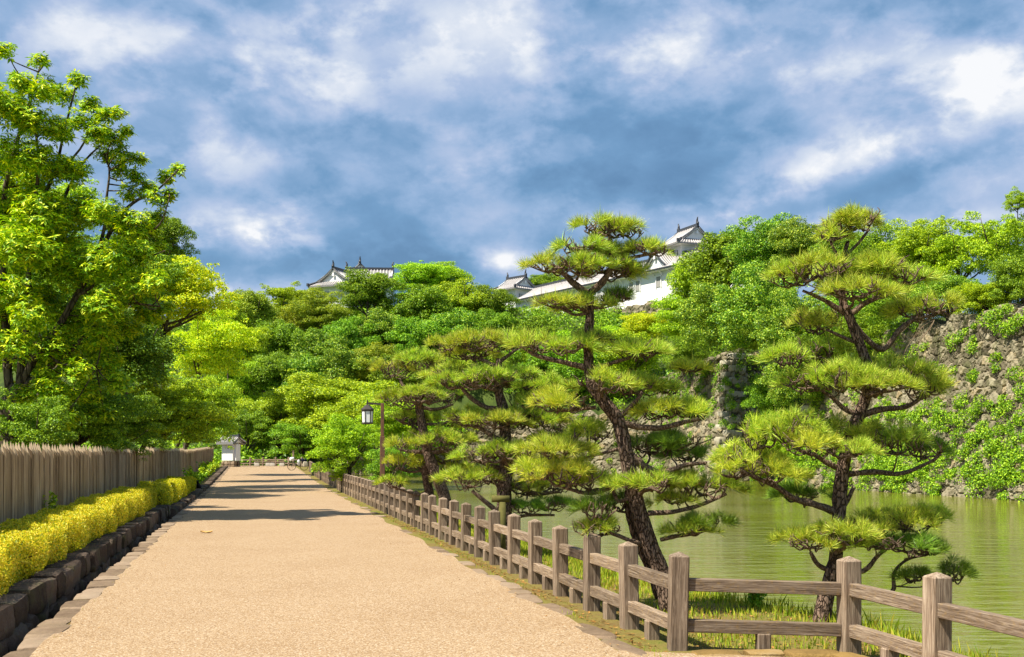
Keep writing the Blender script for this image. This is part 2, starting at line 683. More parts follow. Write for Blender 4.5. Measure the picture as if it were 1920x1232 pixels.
def ground_mat():
    m, N, b, _ = principled('earth_and_grass', .95, .1)
    tc = N.n('ShaderNodeTexCoord')
    v = tc.outputs['Object']
    a = N.noise(v, .8, 5, .6)
    f = N.noise(v, 22, 5, .7)
    mix = N.m('ADD', N.m('MULTIPLY', a, .6), N.m('MULTIPLY', f, .4))
    c = N.ramp(mix, [(.30, (.08, .055, .025)), (.44, (.18, .125, .045)), (.53, (.19, .16, .04)), (.62, (.10, .13, .02))])
    N.l(c, b.inputs['Base Color'])
    bump(N, b, f, .9, .03)
    return m


def hill_mat():
    m, N, b, _ = principled('hill_floor', .95, .1)
    tc = N.n('ShaderNodeTexCoord')
    a = N.noise(tc.outputs['Object'], .3, 6, .65)
    c = N.ramp(a, [(.35, (.03, .05, .012)), (.6, (.07, .10, .02)), (.75, (.12, .11, .04))])
    N.l(c, b.inputs['Base Color'])
    return m


def water_mat():
    m, N, b, _ = principled('moat_water', .05, .5)
    tc = N.n('ShaderNodeTexCoord')
    v = tc.outputs['Object']
    murk = N.noise(v, .05, 3, .5)
    c = N.ramp(murk, [(.35, (.125, .135, .014)), (.65, (.17, .175, .020))])
    N.l(c, b.inputs['Base Color'])
    w0 = N.noise(N.mapping(v, scale=(.5, 1.5, 1), rot=(0, 0, R(6))), .85, 3, .5, .3)
    w1 = N.noise(N.mapping(v, scale=(.55, 1.5, 1)), 2.4, 3, .55, .4)
    w2 = N.noise(N.mapping(v, scale=(.6, 1.4, 1)), 7.5, 2, .5, .3)
    gust = N.noise(v, .07, 3, .5)
    near = N.m('MULTIPLY', N.m('SUBTRACT', gust, .30, clamp=True), 3.2, clamp=True)
    h = N.m('ADD', N.m('ADD', w0, N.m('MULTIPLY', w1, .36)), N.m('MULTIPLY', w2, .09))
    h = N.m('MULTIPLY', h, N.m('ADD', N.m('MULTIPLY', near, .9), .18))
    bump(N, b, h, 1.0, .24)
    return m


M = {}
M['path'] = path_mat()
M['ground'] = ground_mat()
M['hill'] = hill_mat()
M['water'] = water_mat()
WC = ((.07, .046, .030), (.24, .175, .12), (.42, .335, .245))
M['post_wood'] = wood_mat('weathered_post', (1, 1, .06), *WC, scale=9.0, lichen=.05)
M['rail_wood'] = wood_mat('weathered_rail', (.06, 1, 1), *WC, scale=12.0, lichen=.4)
M['picket'] = wood_mat('palisade_boards', (1, 1, .05), (.11, .075, .045), (.42, .31, .20), (.66, .54, .38), scale=4.2, rnd=.1, island=True)
M['cut_wood'] = plain('sunlit_tops_and_stake_wood', (.62, .46, .28), .8, .2, .3, 9)  # picket tops paler than their boards: sunlight put into the colour
M['dark_stone'] = stone_mat('dark_kerb_stone', [(.2, (.024, .015, .010)), (.45, (.07, .047, .033)), (.7, (.15, .108, .08)), (.95, (.24, .185, .14))], 6, moss=.35, strength=1.0)
M['edge_stone'] = stone_mat('path_edge_stone', [(.2, (.12, .08, .05)), (.5, (.24, .17, .11)), (.8, (.36, .27, .19))], 6, moss=.12)
M['castle_stone'] = stone_mat('moat_wall_stone', [(.10, (.05, .042, .026)), (.30, (.11, .093, .058)), (.5, (.19, .162, .105)), (.78, (.33, .29, .20)), (1, (.31, .22, .10))], 1.8, 'stone', moss=.5)
M['quoin'] = stone_mat('quoin_stone', [(.2, (.24, .21, .15)), (.55, (.44, .40, .30)), (.85, (.56, .52, .42))], 2)
M['plaster'] = plain('white_plaster', (.80, .79, .76), .8, .2, .05, 1.5)
M['roof_tile'] = plain('roof_tile_bed', (.20, .19, .185), .6, .4, .2, 3)
M['roof_rib'] = plain('plastered_tile_rib', (.50, .465, .445), .7, .3, .18, 3)
M['ridge_tile'] = plain('dark_ridge_tile', (.045, .048, .055), .5, .4, .25, 3)
M['window_dark'] = plain('window_shutter', (.30, .29, .27), .7, .2, .2, 3)
M['pine_bark'] = bark_mat('pine_bark', (.11, .068, .046), (.32, .225, .165), 26, .38)
M['branch_bark'] = bark_mat('pine_branch_bark', (.13, .082, .054), (.34, .245, .175), 40, .4, .6)
M['tree_bark'] = bark_mat('tree_bark', (.07, .055, .035), (.19, .15, .10), 9, .2, .6)
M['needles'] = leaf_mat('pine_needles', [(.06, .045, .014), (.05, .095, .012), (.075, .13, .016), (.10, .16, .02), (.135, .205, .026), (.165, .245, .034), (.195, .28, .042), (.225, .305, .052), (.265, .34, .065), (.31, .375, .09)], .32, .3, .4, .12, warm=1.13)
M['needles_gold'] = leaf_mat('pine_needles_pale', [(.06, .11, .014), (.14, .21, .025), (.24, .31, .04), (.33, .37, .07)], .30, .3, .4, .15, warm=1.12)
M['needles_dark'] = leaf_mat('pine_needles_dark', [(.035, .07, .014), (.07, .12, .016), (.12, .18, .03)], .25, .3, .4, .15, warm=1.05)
M['leaf_oak'] = leaf_mat('leaf_oak', [(.035, .085, .004), (.085, .165, .006), (.15, .24, .010), (.26, .33, .014)], .36, warm=1.1)
M['leaf_yellow'] = leaf_mat('leaf_yellow_green', [(.09, .15, .004), (.19, .26, .006), (.29, .33, .010)], .42, warm=1.15)
M['leaf_light'] = leaf_mat('leaf_light_green', [(.05, .11, .006), (.11, .20, .009), (.19, .28, .014)], .38)
M['leaf_mid'] = leaf_mat('leaf_mid_green', [(.025, .065, .005), (.06, .125, .008), (.12, .20, .014)], .32)
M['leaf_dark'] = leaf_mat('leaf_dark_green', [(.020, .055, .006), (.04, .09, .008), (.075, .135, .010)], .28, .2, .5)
M['leaf_olive'] = leaf_mat('leaf_olive', [(.05, .09, .008), (.10, .15, .012), (.155, .195, .018)], .34)
M['leaf_camphor'] = leaf_mat('leaf_camphor', [(.018, .055, .007), (.045, .11, .010), (.085, .16, .014), (.17, .245, .03)], .28, .3, .42)
M['leaf_gold'] = leaf_mat('hedge_gold', [(.08, .12, .008), (.20, .20, .010), (.32, .28, .012), (.40, .33, .03), (.36, .24, .03)], .35, .3, .45, .05, warm=.98)
M['leaf_goldgreen'] = leaf_mat('hedge_gold_green', [(.08, .13, .006), (.16, .18, .008), (.27, .25, .010), (.40, .34, .015)], .35, .35, .4, .05)
M['ivy'] = leaf_mat('wall_creeper', [(.03, .07, .005), (.06, .125, .008), (.10, .18, .012), (.165, .24, .02)], .34, .25, .45, .1)
M['grass'] = leaf_mat('grass_blades', [(.05, .09, .006), (.085, .13, .010), (.12, .16, .015), (.15, .15, .03)], .35, .2, .6, .1)
M['litter'] = leaf_mat('fallen_needles', [(.045, .022, .010), (.09, .05, .02), (.14, .09, .04)], .1, .1, .8, .1)
M['hedge_core'] = plain('hedge_inner_shade', (.03, .026, .010), .95, .05, .3, 12)  # near-black core colour, paints the shade between the hedge leaves
M['iron'] = plain('dark_bronze_iron', (.045, .034, .028), .5, .4, .2, 20)
M['rust'] = wood_mat('rusty_post', (1, 1, .2), (.07, .05, .045), (.17, .085, .05), (.27, .12, .06), scale=3, rnd=0)
M['frost'] = plain('frosted_pane', (.90, .92, .88), .35, .5, .02, 5)
M['moss_wood'] = plain('mossy_wood', (.11, .10, .03), .9, .1, .4, 14)
M['tan_board'] = plain('tan_wood_board', (.46, .27, .09), .7, .2, .12, 9)
M['ink'] = plain('ink', (.10, .06, .03), .7, .2, .1, 9)
M['pale_stone'] = plain('pale_stone', (.52, .48, .40), .85, .2, .15, 3)
M['rubber'] = plain('black_rubber', (.012, .012, .013), .7, .3)
M['steel'] = plain('bike_steel', (.10, .105, .11), .35, .5, .1, 9, .6)
M['white_cloth'] = plain('white_cloth', (.70, .69, .66), .8, .2, .15, 8)
M['navy_cloth'] = plain('navy_cloth', (.018, .02, .045), .85, .1, .2, 8)
M['cream_bag'] = plain('cream_bag', (.55, .48, .36), .8, .2, .15, 8)
M['cat_fur'] = plain('black_fur', (.008, .008, .008), .8, .2, .3, 40)
M['orange_stone'] = stone_mat('lichen_kerb', [(.2, (.16, .10, .03)), (.6, (.30, .19, .06)), (.9, (.38, .29, .17))], 6)

# ------------------------------------------------------------------ ground, path, moat, hill


def build_ground():
    rows = list(np.arange(-40, 0, 8)) + list(np.arange(0, 40, .5)) + list(np.arange(40, 119, 1.0))
    rng = np.random.default_rng(5)
    secs = []
    for Y in rows:
        L, r, bx = pathL(Y), rise(Y), bankX(Y)
        if Y < 32.2:
            bed, wl = .22, -.58
        else:
            bed, wl = .06, -.46
        p = [(-700, .25 + r), (L - 14, .22 + r), (L - 1.5, bed + r), (L + wl - .16, bed + r), (L + wl - .155, -.36 + r), (L - .12, -.36 + r), (L - .11, -.03 + r), (L + .02, -.012 + r)]
        fx = fenceX(Y) if Y > 10 else 1.6 + (10 - Y) * .2 + 1.3
        fx = min(fx, bx - .35)
        p += [(L + (fx - L) * q, -.012 + r) for q in (.25, .5, .75)]
        p += [(fx - .5, -.012 + r), (fx - .2, -.02 + r), (fx + .1, -.03 + r)]
        for q in (.25, .5, .75, .9, 1.0):
            p.append((fx + .1 + (bx - fx - .1) * q, -.05 - .10 * q * q + r + rng.uniform(-.025, .025)))
        p += [(bx + .12, -.35 + r), (bx + .3, -1.0), (bx + .5, -3.1)]
        secs.append([(x, Y, z) for x, z in p])
    G = np.array(secs)
    mb = MB()
    mb.grid(G)
    tag(mb.build('ground', M['ground'], smooth=False), kind='structure')

    mb = MB()
    secs = []
    for Y in list(np.arange(-12, 40, .5)) + list(np.arange(40, 118.5, 1.5)):
        r = rise(Y)
        if Y > 9.75:
            e = fenceX(Y) - .52 + .06 * math.sin(Y * 1.7)
        else:
            e = 3.0 + (9.75 - Y) * .2
        l = pathL(Y) + .01 + .035 * math.sin(Y * 2.3) + .025 * math.sin(Y * 5.1)
        if Y > 109:
            l = l - (Y - 109) * 8
        camber = .006
        secs.append([(l + (e - l) * q, Y, camber + r) for q in np.linspace(0, 1, 9)])
    mb.grid(np.array(secs))
    tag(mb.build('path', M['path']), kind='structure')

    # water and hill
    mb = MB()
    mb.add([(-60, -45, -1.2), (70, -45, -1.2), (70, 185, -1.2), (-60, 185, -1.2)], [(0, 1, 2, 3)])
    tag(mb.build('water', M['water']), kind='structure')
    xs = np.concatenate([[-900, -500, -260, -160, -110], np.arange(-80, 90, 1.5), [95, 110, 140, 200, 320, 560, 900]])
    ys = np.concatenate([[-60, -30, 0, 20], np.arange(30, 116, 2.0), np.arange(116, 235, 1.7), [245, 265, 300, 380, 600, 1200]])
    Xg, Yg = np.meshgrid(xs, ys)
    H = terrain(Xg, Yg)
    H = H + np.where(H > 2, .5 * np.sin(Xg * .7) * np.cos(Yg * .5), 0)
    mb = MB()
    mb.grid(np.stack([Xg, Yg, H], 2))
    tag(mb.build('hill', M['hill'], smooth=True), kind='structure')

    # kerb slabs on both sides of the path
    rng = np.random.default_rng(11)
    mb = MB()
    Y = -4.0
    while Y < 108:
        d = rng.uniform(.35, .75)
        w = rng.uniform(.26, .36)
        L = pathL(Y + d / 2)
        rz = math.atan2(1, -.228)
        mb.stone((L - .07 - w * .1 + rng.uniform(-.03, .03), Y + d / 2, -.072 + rise(Y) + rng.uniform(-.008, .012)), (d * 1.0, w, .16), rz + rng.uniform(-.08, .08), rng, .10, 7.0, 4)
        Y += d
    tag(mb.build('kerb', M['edge_stone'], smooth=True), kind='structure')
    mb = MB()
    Y = 9.6
    while Y < 80:
        d = rng.uniform(.5, 1.1)
        if rng.random() < (.75 if Y < 18 else .3):
            w = rng.uniform(.2, .34)
            mb.stone((fenceX(Y + d / 2) - .46 + rng.uniform(-.06, .06), Y + d / 2, -.040 + rise(Y)), (d * .95, w, .10), math.atan2(1, -.218) + rng.uniform(-.07, .07), rng, .14, 5.0, 4)
        Y += d
    tag(mb.build('kerb', M['edge_stone'], smooth=True), kind='structure')
    mb = MB()
    x = 1.55
    for k, d in enumerate((.45, .36, .5)):
        mb.stone((x + d / 2, 9.86 + .02 * k, -.045), (d * .98, .26, .14), .03, rng, .10, 6, 4)
        x += d
    for k in range(6):
        y = 9.6 - k * .62
        mb.stone((2.98 + .218 * (10.15 - y) - .22, y, -.05), (.6, .26, .14), math.atan2(-1, .218), rng, .10, 6, 4)
    tag(mb.build('kerb', M['orange_stone'], smooth=True), kind='structure')


build_ground()

# ------------------------------------------------------------------ stone walls


def voronoi(u, v, seed):
    """distance to nearest / second nearest jittered seed, a random number per cell, offset from its seed"""
    rng = np.random.default_rng(seed)
    T = 256
    jx, jy, rv = rng.random((T, T)), rng.random((T, T)), rng.random((T, T))
    iu, iv = np.floor(u).astype(int), np.floor(v).astype(int)
    f1 = np.full(u.shape, 9.)
    f2 = np.full(u.shape, 9.)
    cid = np.zeros(u.shape)
    ou, ov = np.zeros(u.shape), np.zeros(u.shape)
    for a in (-1, 0, 1):
        for b in (-1, 0, 1):
            x, y = iu + a, iv + b
            px = x + .12 + .76 * jx[x % T, y % T]
            py = y + .12 + .76 * jy[x % T, y % T]
            d = np.hypot(px - u, py - v)
            near = d < f1
            f2 = np.where(near, f1, np.minimum(f2, d))
            cid = np.where(near, rv[x % T, y % T], cid)
            ou = np.where(near, u - px, ou)
            ov = np.where(near, v - py, ov)
            f1 = np.where(near, d, f1)
    return f1, f2, cid, ou, ov


def stone_wall(pts, tops, batter, res, label, seed, cell=(.82, .60), zb=-1.9, quoin=None, base_off=None, parent_kind=True):
    """battered dry-stone wall along pts; left hand of the walk is the face side. tops = height per point"""
    pts = np.asarray(pts, float)
    n = len(pts)
    segn = []
    for a, b in zip(pts[:-1], pts[1:]):
        d = (b - a) / np.linalg.norm(b - a)
        segn.append(np.array((d[1], -d[0])))          # inward (away from the face)
    vn = []
    for i in range(n):
        if i == 0:
            q = segn[0]
        elif i == n - 1:
            q = segn[-1]
        else:
            q = segn[i - 1] + segn[i]
            q = q / (q.dot(segn[i]))
        vn.append(q)
    root = thing('stone_wall', (pts[0][0], pts[0][1], zb), label, 'stone wall')
    allV, allF, allA, off = [], [], [], 0
    slen = 0.0
    for i in range(n - 1):
        L = np.linalg.norm(pts[i + 1] - pts[i])
        H = max(tops[i], tops[i + 1]) - zb
        ns, nt = max(2, int(L / res)), max(2, int(H / res))
        s = np.linspace(0, 1, ns + 1)[:, None]
        t = np.linspace(0, 1, nt + 1)[None, :]
        top = tops[i] * (1 - s) + tops[i + 1] * s
        top = top + .28 * np.sin((slen + s * L) * 1.3) + .2 * np.sin((slen + s * L) * 3.1)
        z = zb + (top - zb) * t
        o = batter * (1 - (1 - t) ** 1.5)
        bx = pts[i][0] * (1 - s) + pts[i + 1][0] * s + 0 * t
        by = pts[i][1] * (1 - s) + pts[i + 1][1] * s + 0 * t
        nx = vn[i][0] * (1 - s) + vn[i + 1][0] * s
        ny = vn[i][1] * (1 - s) + vn[i + 1][1] * s
        u = (slen + s * L) / cell[0] + 0 * t
        v = z / cell[1]
        wob = .16 * np.sin(u * 1.9 + v * 1.3) + .12 * np.sin(v * 2.7 - u)
        f1, f2, cid, ou, ov = voronoi(u + wob, v + wob * .6, seed)
        e = np.clip((f2 - f1) / .20, 0, 1)
        tilt = .13 * (np.sin(cid * 91) * ou + np.sin(cid * 57 + 1) * ov)
        disp = .40 * (1 - (1 - e) ** 2.0) + tilt * e + .16 * (cid - .5) * e + .05 * np.sin(u * 9 + cid * 40) * np.sin(v * 8 + cid * 17) * e
        disp = disp * min(1, cell[0])
        X = bx + nx * o - segn[i][0] * disp
        Y = by + ny * o - segn[i][1] * disp
        Z = z + .06 * (cid - .5)
        V = np.stack([X, Y, Z], 2)
        # coping going back from the top edge
        cap = []
        for k, (bk, dz) in enumerate(((.7, .12), (1.6, .0), (3.2, -.5))):
            cap.append(np.stack([X[:, -1] + segn[i][0] * bk, Y[:, -1] + segn[i][1] * bk, Z[:, -1] + dz], 1))
        V = np.concatenate([V, np.stack(cap, 1)], 1)
        A = np.concatenate([cid, np.repeat(cid[:, -1:], 3, 1)], 1)
        m = V.shape[1]
        idx = (np.arange(ns)[:, None] * m + np.arange(m - 1)[None, :]).ravel()
        allF.append(np.stack([idx, idx + m, idx + m + 1, idx + 1], 1)[:, ::-1] + off)
        allV.append(V.reshape(-1, 3))
        allA.append(A.ravel())
        off += V.shape[0] * m
        slen += L
    me = new_mesh('stone_face', np.vstack(allV) - np.array(root.location), np.vstack(allF), None, False, {'stone': np.concatenate(allA)})
    link('stone_face', me, M['castle_stone'], root)
    if quoin is not None:
        rng = np.random.default_rng(seed + 3)
        mb = MB()
        i = quoin
        H = tops[i] - zb
        z, k = zb, 0
        while z < tops[i] - .3:
            h = rng.uniform(.6, .85)
            t = (z + h / 2 - zb) / H
            o = batter * (1 - (1 - t) ** 1.5)
            c = pts[i] + vn[i] * o
            d = (pts[i + 1] - pts[i]) if k % 2 else (pts[i - 1] - pts[i])
            d = d / np.linalg.norm(d)
            Lq = rng.uniform(1.7, 2.3)
            cc = c + d * (Lq * .42) + vn[i] / np.linalg.norm(vn[i]) * .12
            mb.stone((cc[0], cc[1], z + h / 2), (Lq, 1.0, h * 1.02), math.atan2(d[1], d[0]), rng, .06, 7, 4)
            z += h
            k += 1
        mb.build('cornerstones', M['quoin'], root, smooth=True)
    return root


stone_wall([(41.0, 15.0), (25.2, 108.0), (33.5, 113.2)], (11.2, 11.4, 10.5), 2.5, .10, 'long mossy moat wall of rough stones rising at the right edge over the water', 21, cell=(.74, .56), quoin=1)
stone_wall([(33.0, 127.0), (21.6, 120.7), (15.5, 149.0)], (12.8, 12.8, 11.0), 3.4, .16, 'tall sloping stone bastion with pale squared corner blocks, mid-moat', 33, cell=(.95, .68), quoin=1)
stone_wall([(19.5, 147.8), (-31.0, 168.0)], (7.2, 6.2), 2.0, .2, 'low tan stone wall glimpsed between the pines across the moat', 47, cell=(1.0, .75))

# ------------------------------------------------------------------ foliage


def leaf_quads(c, ax, nr, L, W, fold=.12):
    side = np.cross(ax, nr)
    side /= np.linalg.norm(side, axis=1)[:, None] + 1e-9
    L = np.asarray(L).reshape(-1, 1)
    W = np.asarray(W).reshape(-1, 1)
    up = np.cross(side, ax)
    a = c - ax * L * .5
    b = c + side * W * .5 + up * L * fold
    d = c + ax * L * .5
    e = c - side * W * .5 + up * L * fold
    return np.stack([a, b, d, e], 1).reshape(-1, 3)


def unit(v):
    return v / (np.linalg.norm(v, axis=-1, keepdims=True) + 1e-9)


def clump_leaves(rng, C, rad, n, L, W, up=.6, flat=.75, shell=.55, lowcut=-.6):
    """n leaves in a clump (upper shell of a flattened ball)"""
    d = unit(rng.normal(size=(n, 3)))
    low = d[:, 2] < lowcut
    d[low, 2] *= -1
    r = (shell + (1 - shell) * rng.random(n) ** .6) * rad * (1 + .12 * rng.normal(size=n))
    p = d * r[:, None] * np.array((1, 1, flat)) + C
    nr = unit(d * .7 + np.array((0, 0, up)) + rng.normal(size=(n, 3)) * .55)
    ax = unit(np.cross(nr, rng.normal(size=(n, 3))) + np.array((0, 0, -.25)))
    s = rng.uniform(.65, 1.25, n)
    return leaf_quads(p, ax, nr, L * s, W * s)


def quads_mesh(name, V):
    n = len(V) // 4
    return new_mesh(name, V, np.arange(n * 4).reshape(-1, 4))


def crown_proto(seed, style):
    rng = np.random.default_rng(seed)
    Vs = []
    if style == 'round':
        ncl, nl, flat, rr, LL, WW = 76, 640, .78, (.19, .33), .054, .033
    elif style == 'layered':
        ncl, nl, flat, rr, LL, WW = 84, 540, .40, (.20, .36), .050, .028
    elif style == 'loose':
        ncl, nl, flat, rr, LL, WW = 70, 360, .62, (.13, .27), .048, .030
    else:   # fine
        ncl, nl, flat, rr, LL, WW = 120, 460, .70, (.14, .26), .040, .027
    for k in range(ncl):
        d = unit(rng.normal(size=3))
        if d[2] < -.8:
            d[2] = -d[2] * .6
        q = rng.uniform(.50, .92) if k % 5 else rng.uniform(.1, .5)
        lump = 1 + .16 * math.sin(3 * math.atan2(d[1], d[0]) + seed) + .10 * math.sin(5 * d[2] + seed)
        C = d * q * lump * np.array((1, 1, .86))
        r = rng.uniform(*rr)
        Vs.append(clump_leaves(rng, C, r, int(nl * (r / rr[1]) ** 1.5 + 40), LL, WW, flat=flat))
        if k % 3 == 0:      # a sprig that sticks out
            C2 = C + d * r * rng.uniform(.8, 1.4) * np.array((1, 1, .7))
            Vs.append(clump_leaves(rng, C2, r * .4, 40, LL, WW, flat=flat))
    return quads_mesh('crown_' + style, np.vstack(Vs))


PROTO = {s: [crown_proto(100 + 7 * i + 31 * j, s) for i in range(3)] for j, s in enumerate(('round', 'layered', 'loose', 'fine'))}
_tr = np.random.default_rng(77)


def tree(px, py, rx, ry, Z, style, mat, label, cat='tree', name='broadleaf_tree', group=None, depth=1.0, ground=None, trunk=True, tilt=0.0):
    c = P(px, py, Z)
    wx, wz = S(rx, Z) * 1.16, S(ry, Z) * 1.16
    g = gz(c[0], c[1]) if ground is None else ground
    g = min(g, c[2] - wz * .75)
    if g < -1:
        g, trunk = c[2] - wz * .8, False
    bx = c[0]
    if c[0] < -5 and c[1] < 104 and c[0] > palX(c[1]) - 9 and px < 440:
        bx = min(c[0], palX(c[1]) - 1.2)
    root = thing(name, (bx, c[1], g), label, cat, group)
    ox = c[0] - bx
    h = c[2] - g
    rz = _tr.uniform(0, 6.28)
    me = PROTO[style][int(_tr.integers(3))]
    o = link('crown', me, M[mat], root, (ox, 0, h), (0, 0, rz), (1, 1, 1))
    k = _tr.uniform(.92, 1.05)
    o.scale = (wx, wx * depth * k, wz * 1.08)
    o.rotation_euler = (0, 0, rz if depth == 1.0 else 0)
    if trunk:
        mb = MB()
        r0 = max(.06, .07 * wx)
        bend = _tr.uniform(-.12, .12, 2) * wx
        top = np.array((ox, 0, h + wz * .35))
        mid = np.array((bend[0] + ox * .35, bend[1], h * .5))
        mb.tube([(0, 0, -.3), mid, top], [r0, r0 * .75, r0 * .25], 7, 3)
        for k in range(6):
            a = _tr.uniform(0, 6.28)
            e = np.array((ox + math.cos(a) * wx * .72, math.sin(a) * wx * .72, h + wz * _tr.uniform(-.2, .6)))
            s0 = np.array((bend[0] * .6 + ox * .6, bend[1] * .6, max(.3, h - wz * _tr.uniform(.5, .9))))
            mb.tube([s0, s0 * .5 + e * .5 + np.array((0, 0, -.06 * wz)), e], [r0 * .42, r0 * .28, r0 * .1], 5, 3)
        mb.build('trunk', M['tree_bark'], root, smooth=True, local=True)
    return root


# forest on the castle hill: (px, py, rx, ry, Z, style, material, label)
HILL = [
    (468, 590, 48, 44, 172, 'round', 'leaf_olive', 'yellowish olive tree topping the hill just right of the yellow-green lane trees'),
    (528, 566, 48, 36, 186, 'loose', 'leaf_light', 'thin light green tree on the skyline left of the gabled castle roof'),
    (572, 572, 36, 32, 190, 'layered', 'leaf_olive', 'olive tree touching the left eave of the gabled castle roof'),
    (550, 622, 50, 42, 180, 'round', 'leaf_olive', 'olive green tree below the left eave of the gabled castle roof'),
    (604, 586, 46, 40, 178, 'layered', 'leaf_olive', 'olive green tree directly under the white castle wall'),
    (688, 553, 52, 42, 184, 'round', 'leaf_mid', 'dense green tree standing right in front of the gabled castle roof'),
    (786, 530, 50, 42, 193, 'layered', 'leaf_light', 'tall light green tree hiding the right end of the gabled castle roof'),
    (826, 526, 46, 40, 197, 'layered', 'leaf_light', 'light green skyline tree next right of the tallest hilltop tree'),
    (800, 584, 56, 44, 183, 'round', 'leaf_mid', 'mid green tree under the two light green skyline trees'),
    (868, 568, 52, 42, 187, 'round', 'leaf_light', 'rounded bright tree on the slope halfway between the two castle buildings'),
    (918, 578, 42, 38, 186, 'round', 'leaf_mid', 'rounded green tree against the left end of the long white gallery'),
    (918, 625, 50, 40, 175, 'round', 'leaf_mid', 'green tree one step below the left end of the long white gallery'),
    (852, 632, 56, 46, 170, 'round', 'leaf_camphor', 'glossy green tree above the spreading top of the third pine'),
    (784, 645, 56, 44, 168, 'round', 'leaf_mid', 'broad green tree on the slope above the leaning small pine'),
    (716, 628, 50, 42, 172, 'round', 'leaf_camphor', 'glossy tree low in front of the dense tree at the gabled roof'),
    (652, 645, 48, 44, 168, 'round', 'leaf_mid', 'mid green tree beneath the white castle wall with the slit window'),
    (592, 664, 48, 42, 163, 'round', 'leaf_camphor', 'glossy dark tree one step below the tree under the white castle wall'),
    (524, 650, 50, 44, 165, 'round', 'leaf_mid', 'mid green tree in the middle of the hill left of the castle roof'),
    (462, 655, 46, 46, 160, 'layered', 'leaf_light', 'light tree on the slope under the yellowish olive tree'),
    (448, 724, 40, 48, 150, 'layered', 'leaf_light', 'light green tree at the left foot of the hill beside the lane'),
    (506, 706, 48, 44, 152, 'round', 'leaf_mid', 'green tree behind the pale bare twigs at the foot of the hill'),
    (568, 716, 48, 44, 151, 'round', 'leaf_camphor', 'glossy dark tree just behind the light green cherry trees'),
    (636, 694, 52, 42, 154, 'round', 'leaf_camphor', 'glossy tree above the middle of the light green cherry trees'),
    (700, 690, 50, 40, 156, 'round', 'leaf_olive', 'olive tree on the slope straight above the lamp'),
    (752, 706, 48, 44, 152, 'round', 'leaf_mid', 'green tree behind the upper left pad of the leaning small pine'),
    (1000, 632, 50, 36, 172, 'round', 'leaf_mid', 'dark bush-like tree at the foot of the gallery left of the tall pine'),
    (1062, 660, 54, 36, 168, 'round', 'leaf_light', 'bright tree behind the tall pine below the tan castle base stones'),
    (1132, 648, 56, 40, 166, 'layered', 'leaf_light', 'bright layered tree below the gallery, right of the tall pine trunk'),
    (1206, 622, 44, 40, 163, 'layered', 'leaf_yellow', 'yellow-green tree reaching up to the gallery windows on the right'),
    (1186, 668, 58, 46, 156, 'round', 'leaf_light', 'light tree behind the right side branches of the tall pine'),
    (1106, 700, 58, 44, 158, 'round', 'leaf_mid', 'green tree behind the middle of the tall pine trunk'),
    (1008, 700, 56, 46, 162, 'round', 'leaf_mid', 'green tree between the tops of the tall pine and the third pine'),
    (926, 702, 54, 44, 164, 'round', 'leaf_mid', 'green tree behind the top pad of the third pine'),
    (850, 710, 56, 44, 166, 'round', 'leaf_light', 'light tree behind the gap between third and leaning pine'),
    (1030, 535, 46, 22, 245, 'round', 'leaf_mid', 'distant tree rising behind the roof ridge of the long gallery'),
    (1130, 752, 60, 40, 160, 'round', 'leaf_light', 'sunlit bush on the terrace above the low tan wall'),
    (1010, 770, 60, 40, 172, 'round', 'leaf_light', 'light bush behind the low tan wall, seen under the third pine'),
    (880, 770, 56, 44, 172, 'layered', 'leaf_light', 'light green tree across the moat between two pine trunks'),
]
for t in HILL:
    tree(*t, group='trees on the castle hill')
LANE = [
    (612, 762, 84, 62, 122, 'layered', 'leaf_light', 'broad light green cherry tree at the far end of the lane'),
    (692, 778, 76, 60, 116, 'layered', 'leaf_light', 'bright green cherry tree behind the lantern'),
    (524, 788, 66, 56, 128, 'layered', 'leaf_light', 'spreading cherry tree behind the benches at the lane end'),
    (470, 810, 42, 50, 124, 'layered', 'leaf_mid', 'green tree right beside the white plaster wall end'),
    (566, 828, 54, 36, 119, 'layered', 'leaf_mid', 'low dark tree shading the fence at the lane end'),
    (742, 800, 58, 54, 92, 'layered', 'leaf_light', 'light green bank tree just right of the lamp post'),
    (800, 812, 52, 40, 100, 'layered', 'leaf_light', 'light bank tree behind the trunk of the leaning pine'),
]
for t in LANE:
    tree(*t, group='cherry trees at the end of the lane')
tree(650, 838, 62, 52, 52, 'fine', 'leaf_light', 'bright glossy shrub tree spilling over the fence left of the lamp', 'tree')
tree(735, 872, 46, 38, 46, 'fine', 'leaf_mid', 'dark shrub at the water edge behind the lamp post foot', 'shrub', 'shrub')
tree(636, 893, 16, 9, 51.5, 'fine', 'leaf_light', 'small leafy sprig hanging through the fence gap onto the path', 'shrub', 'shrub', trunk=False, ground=None)
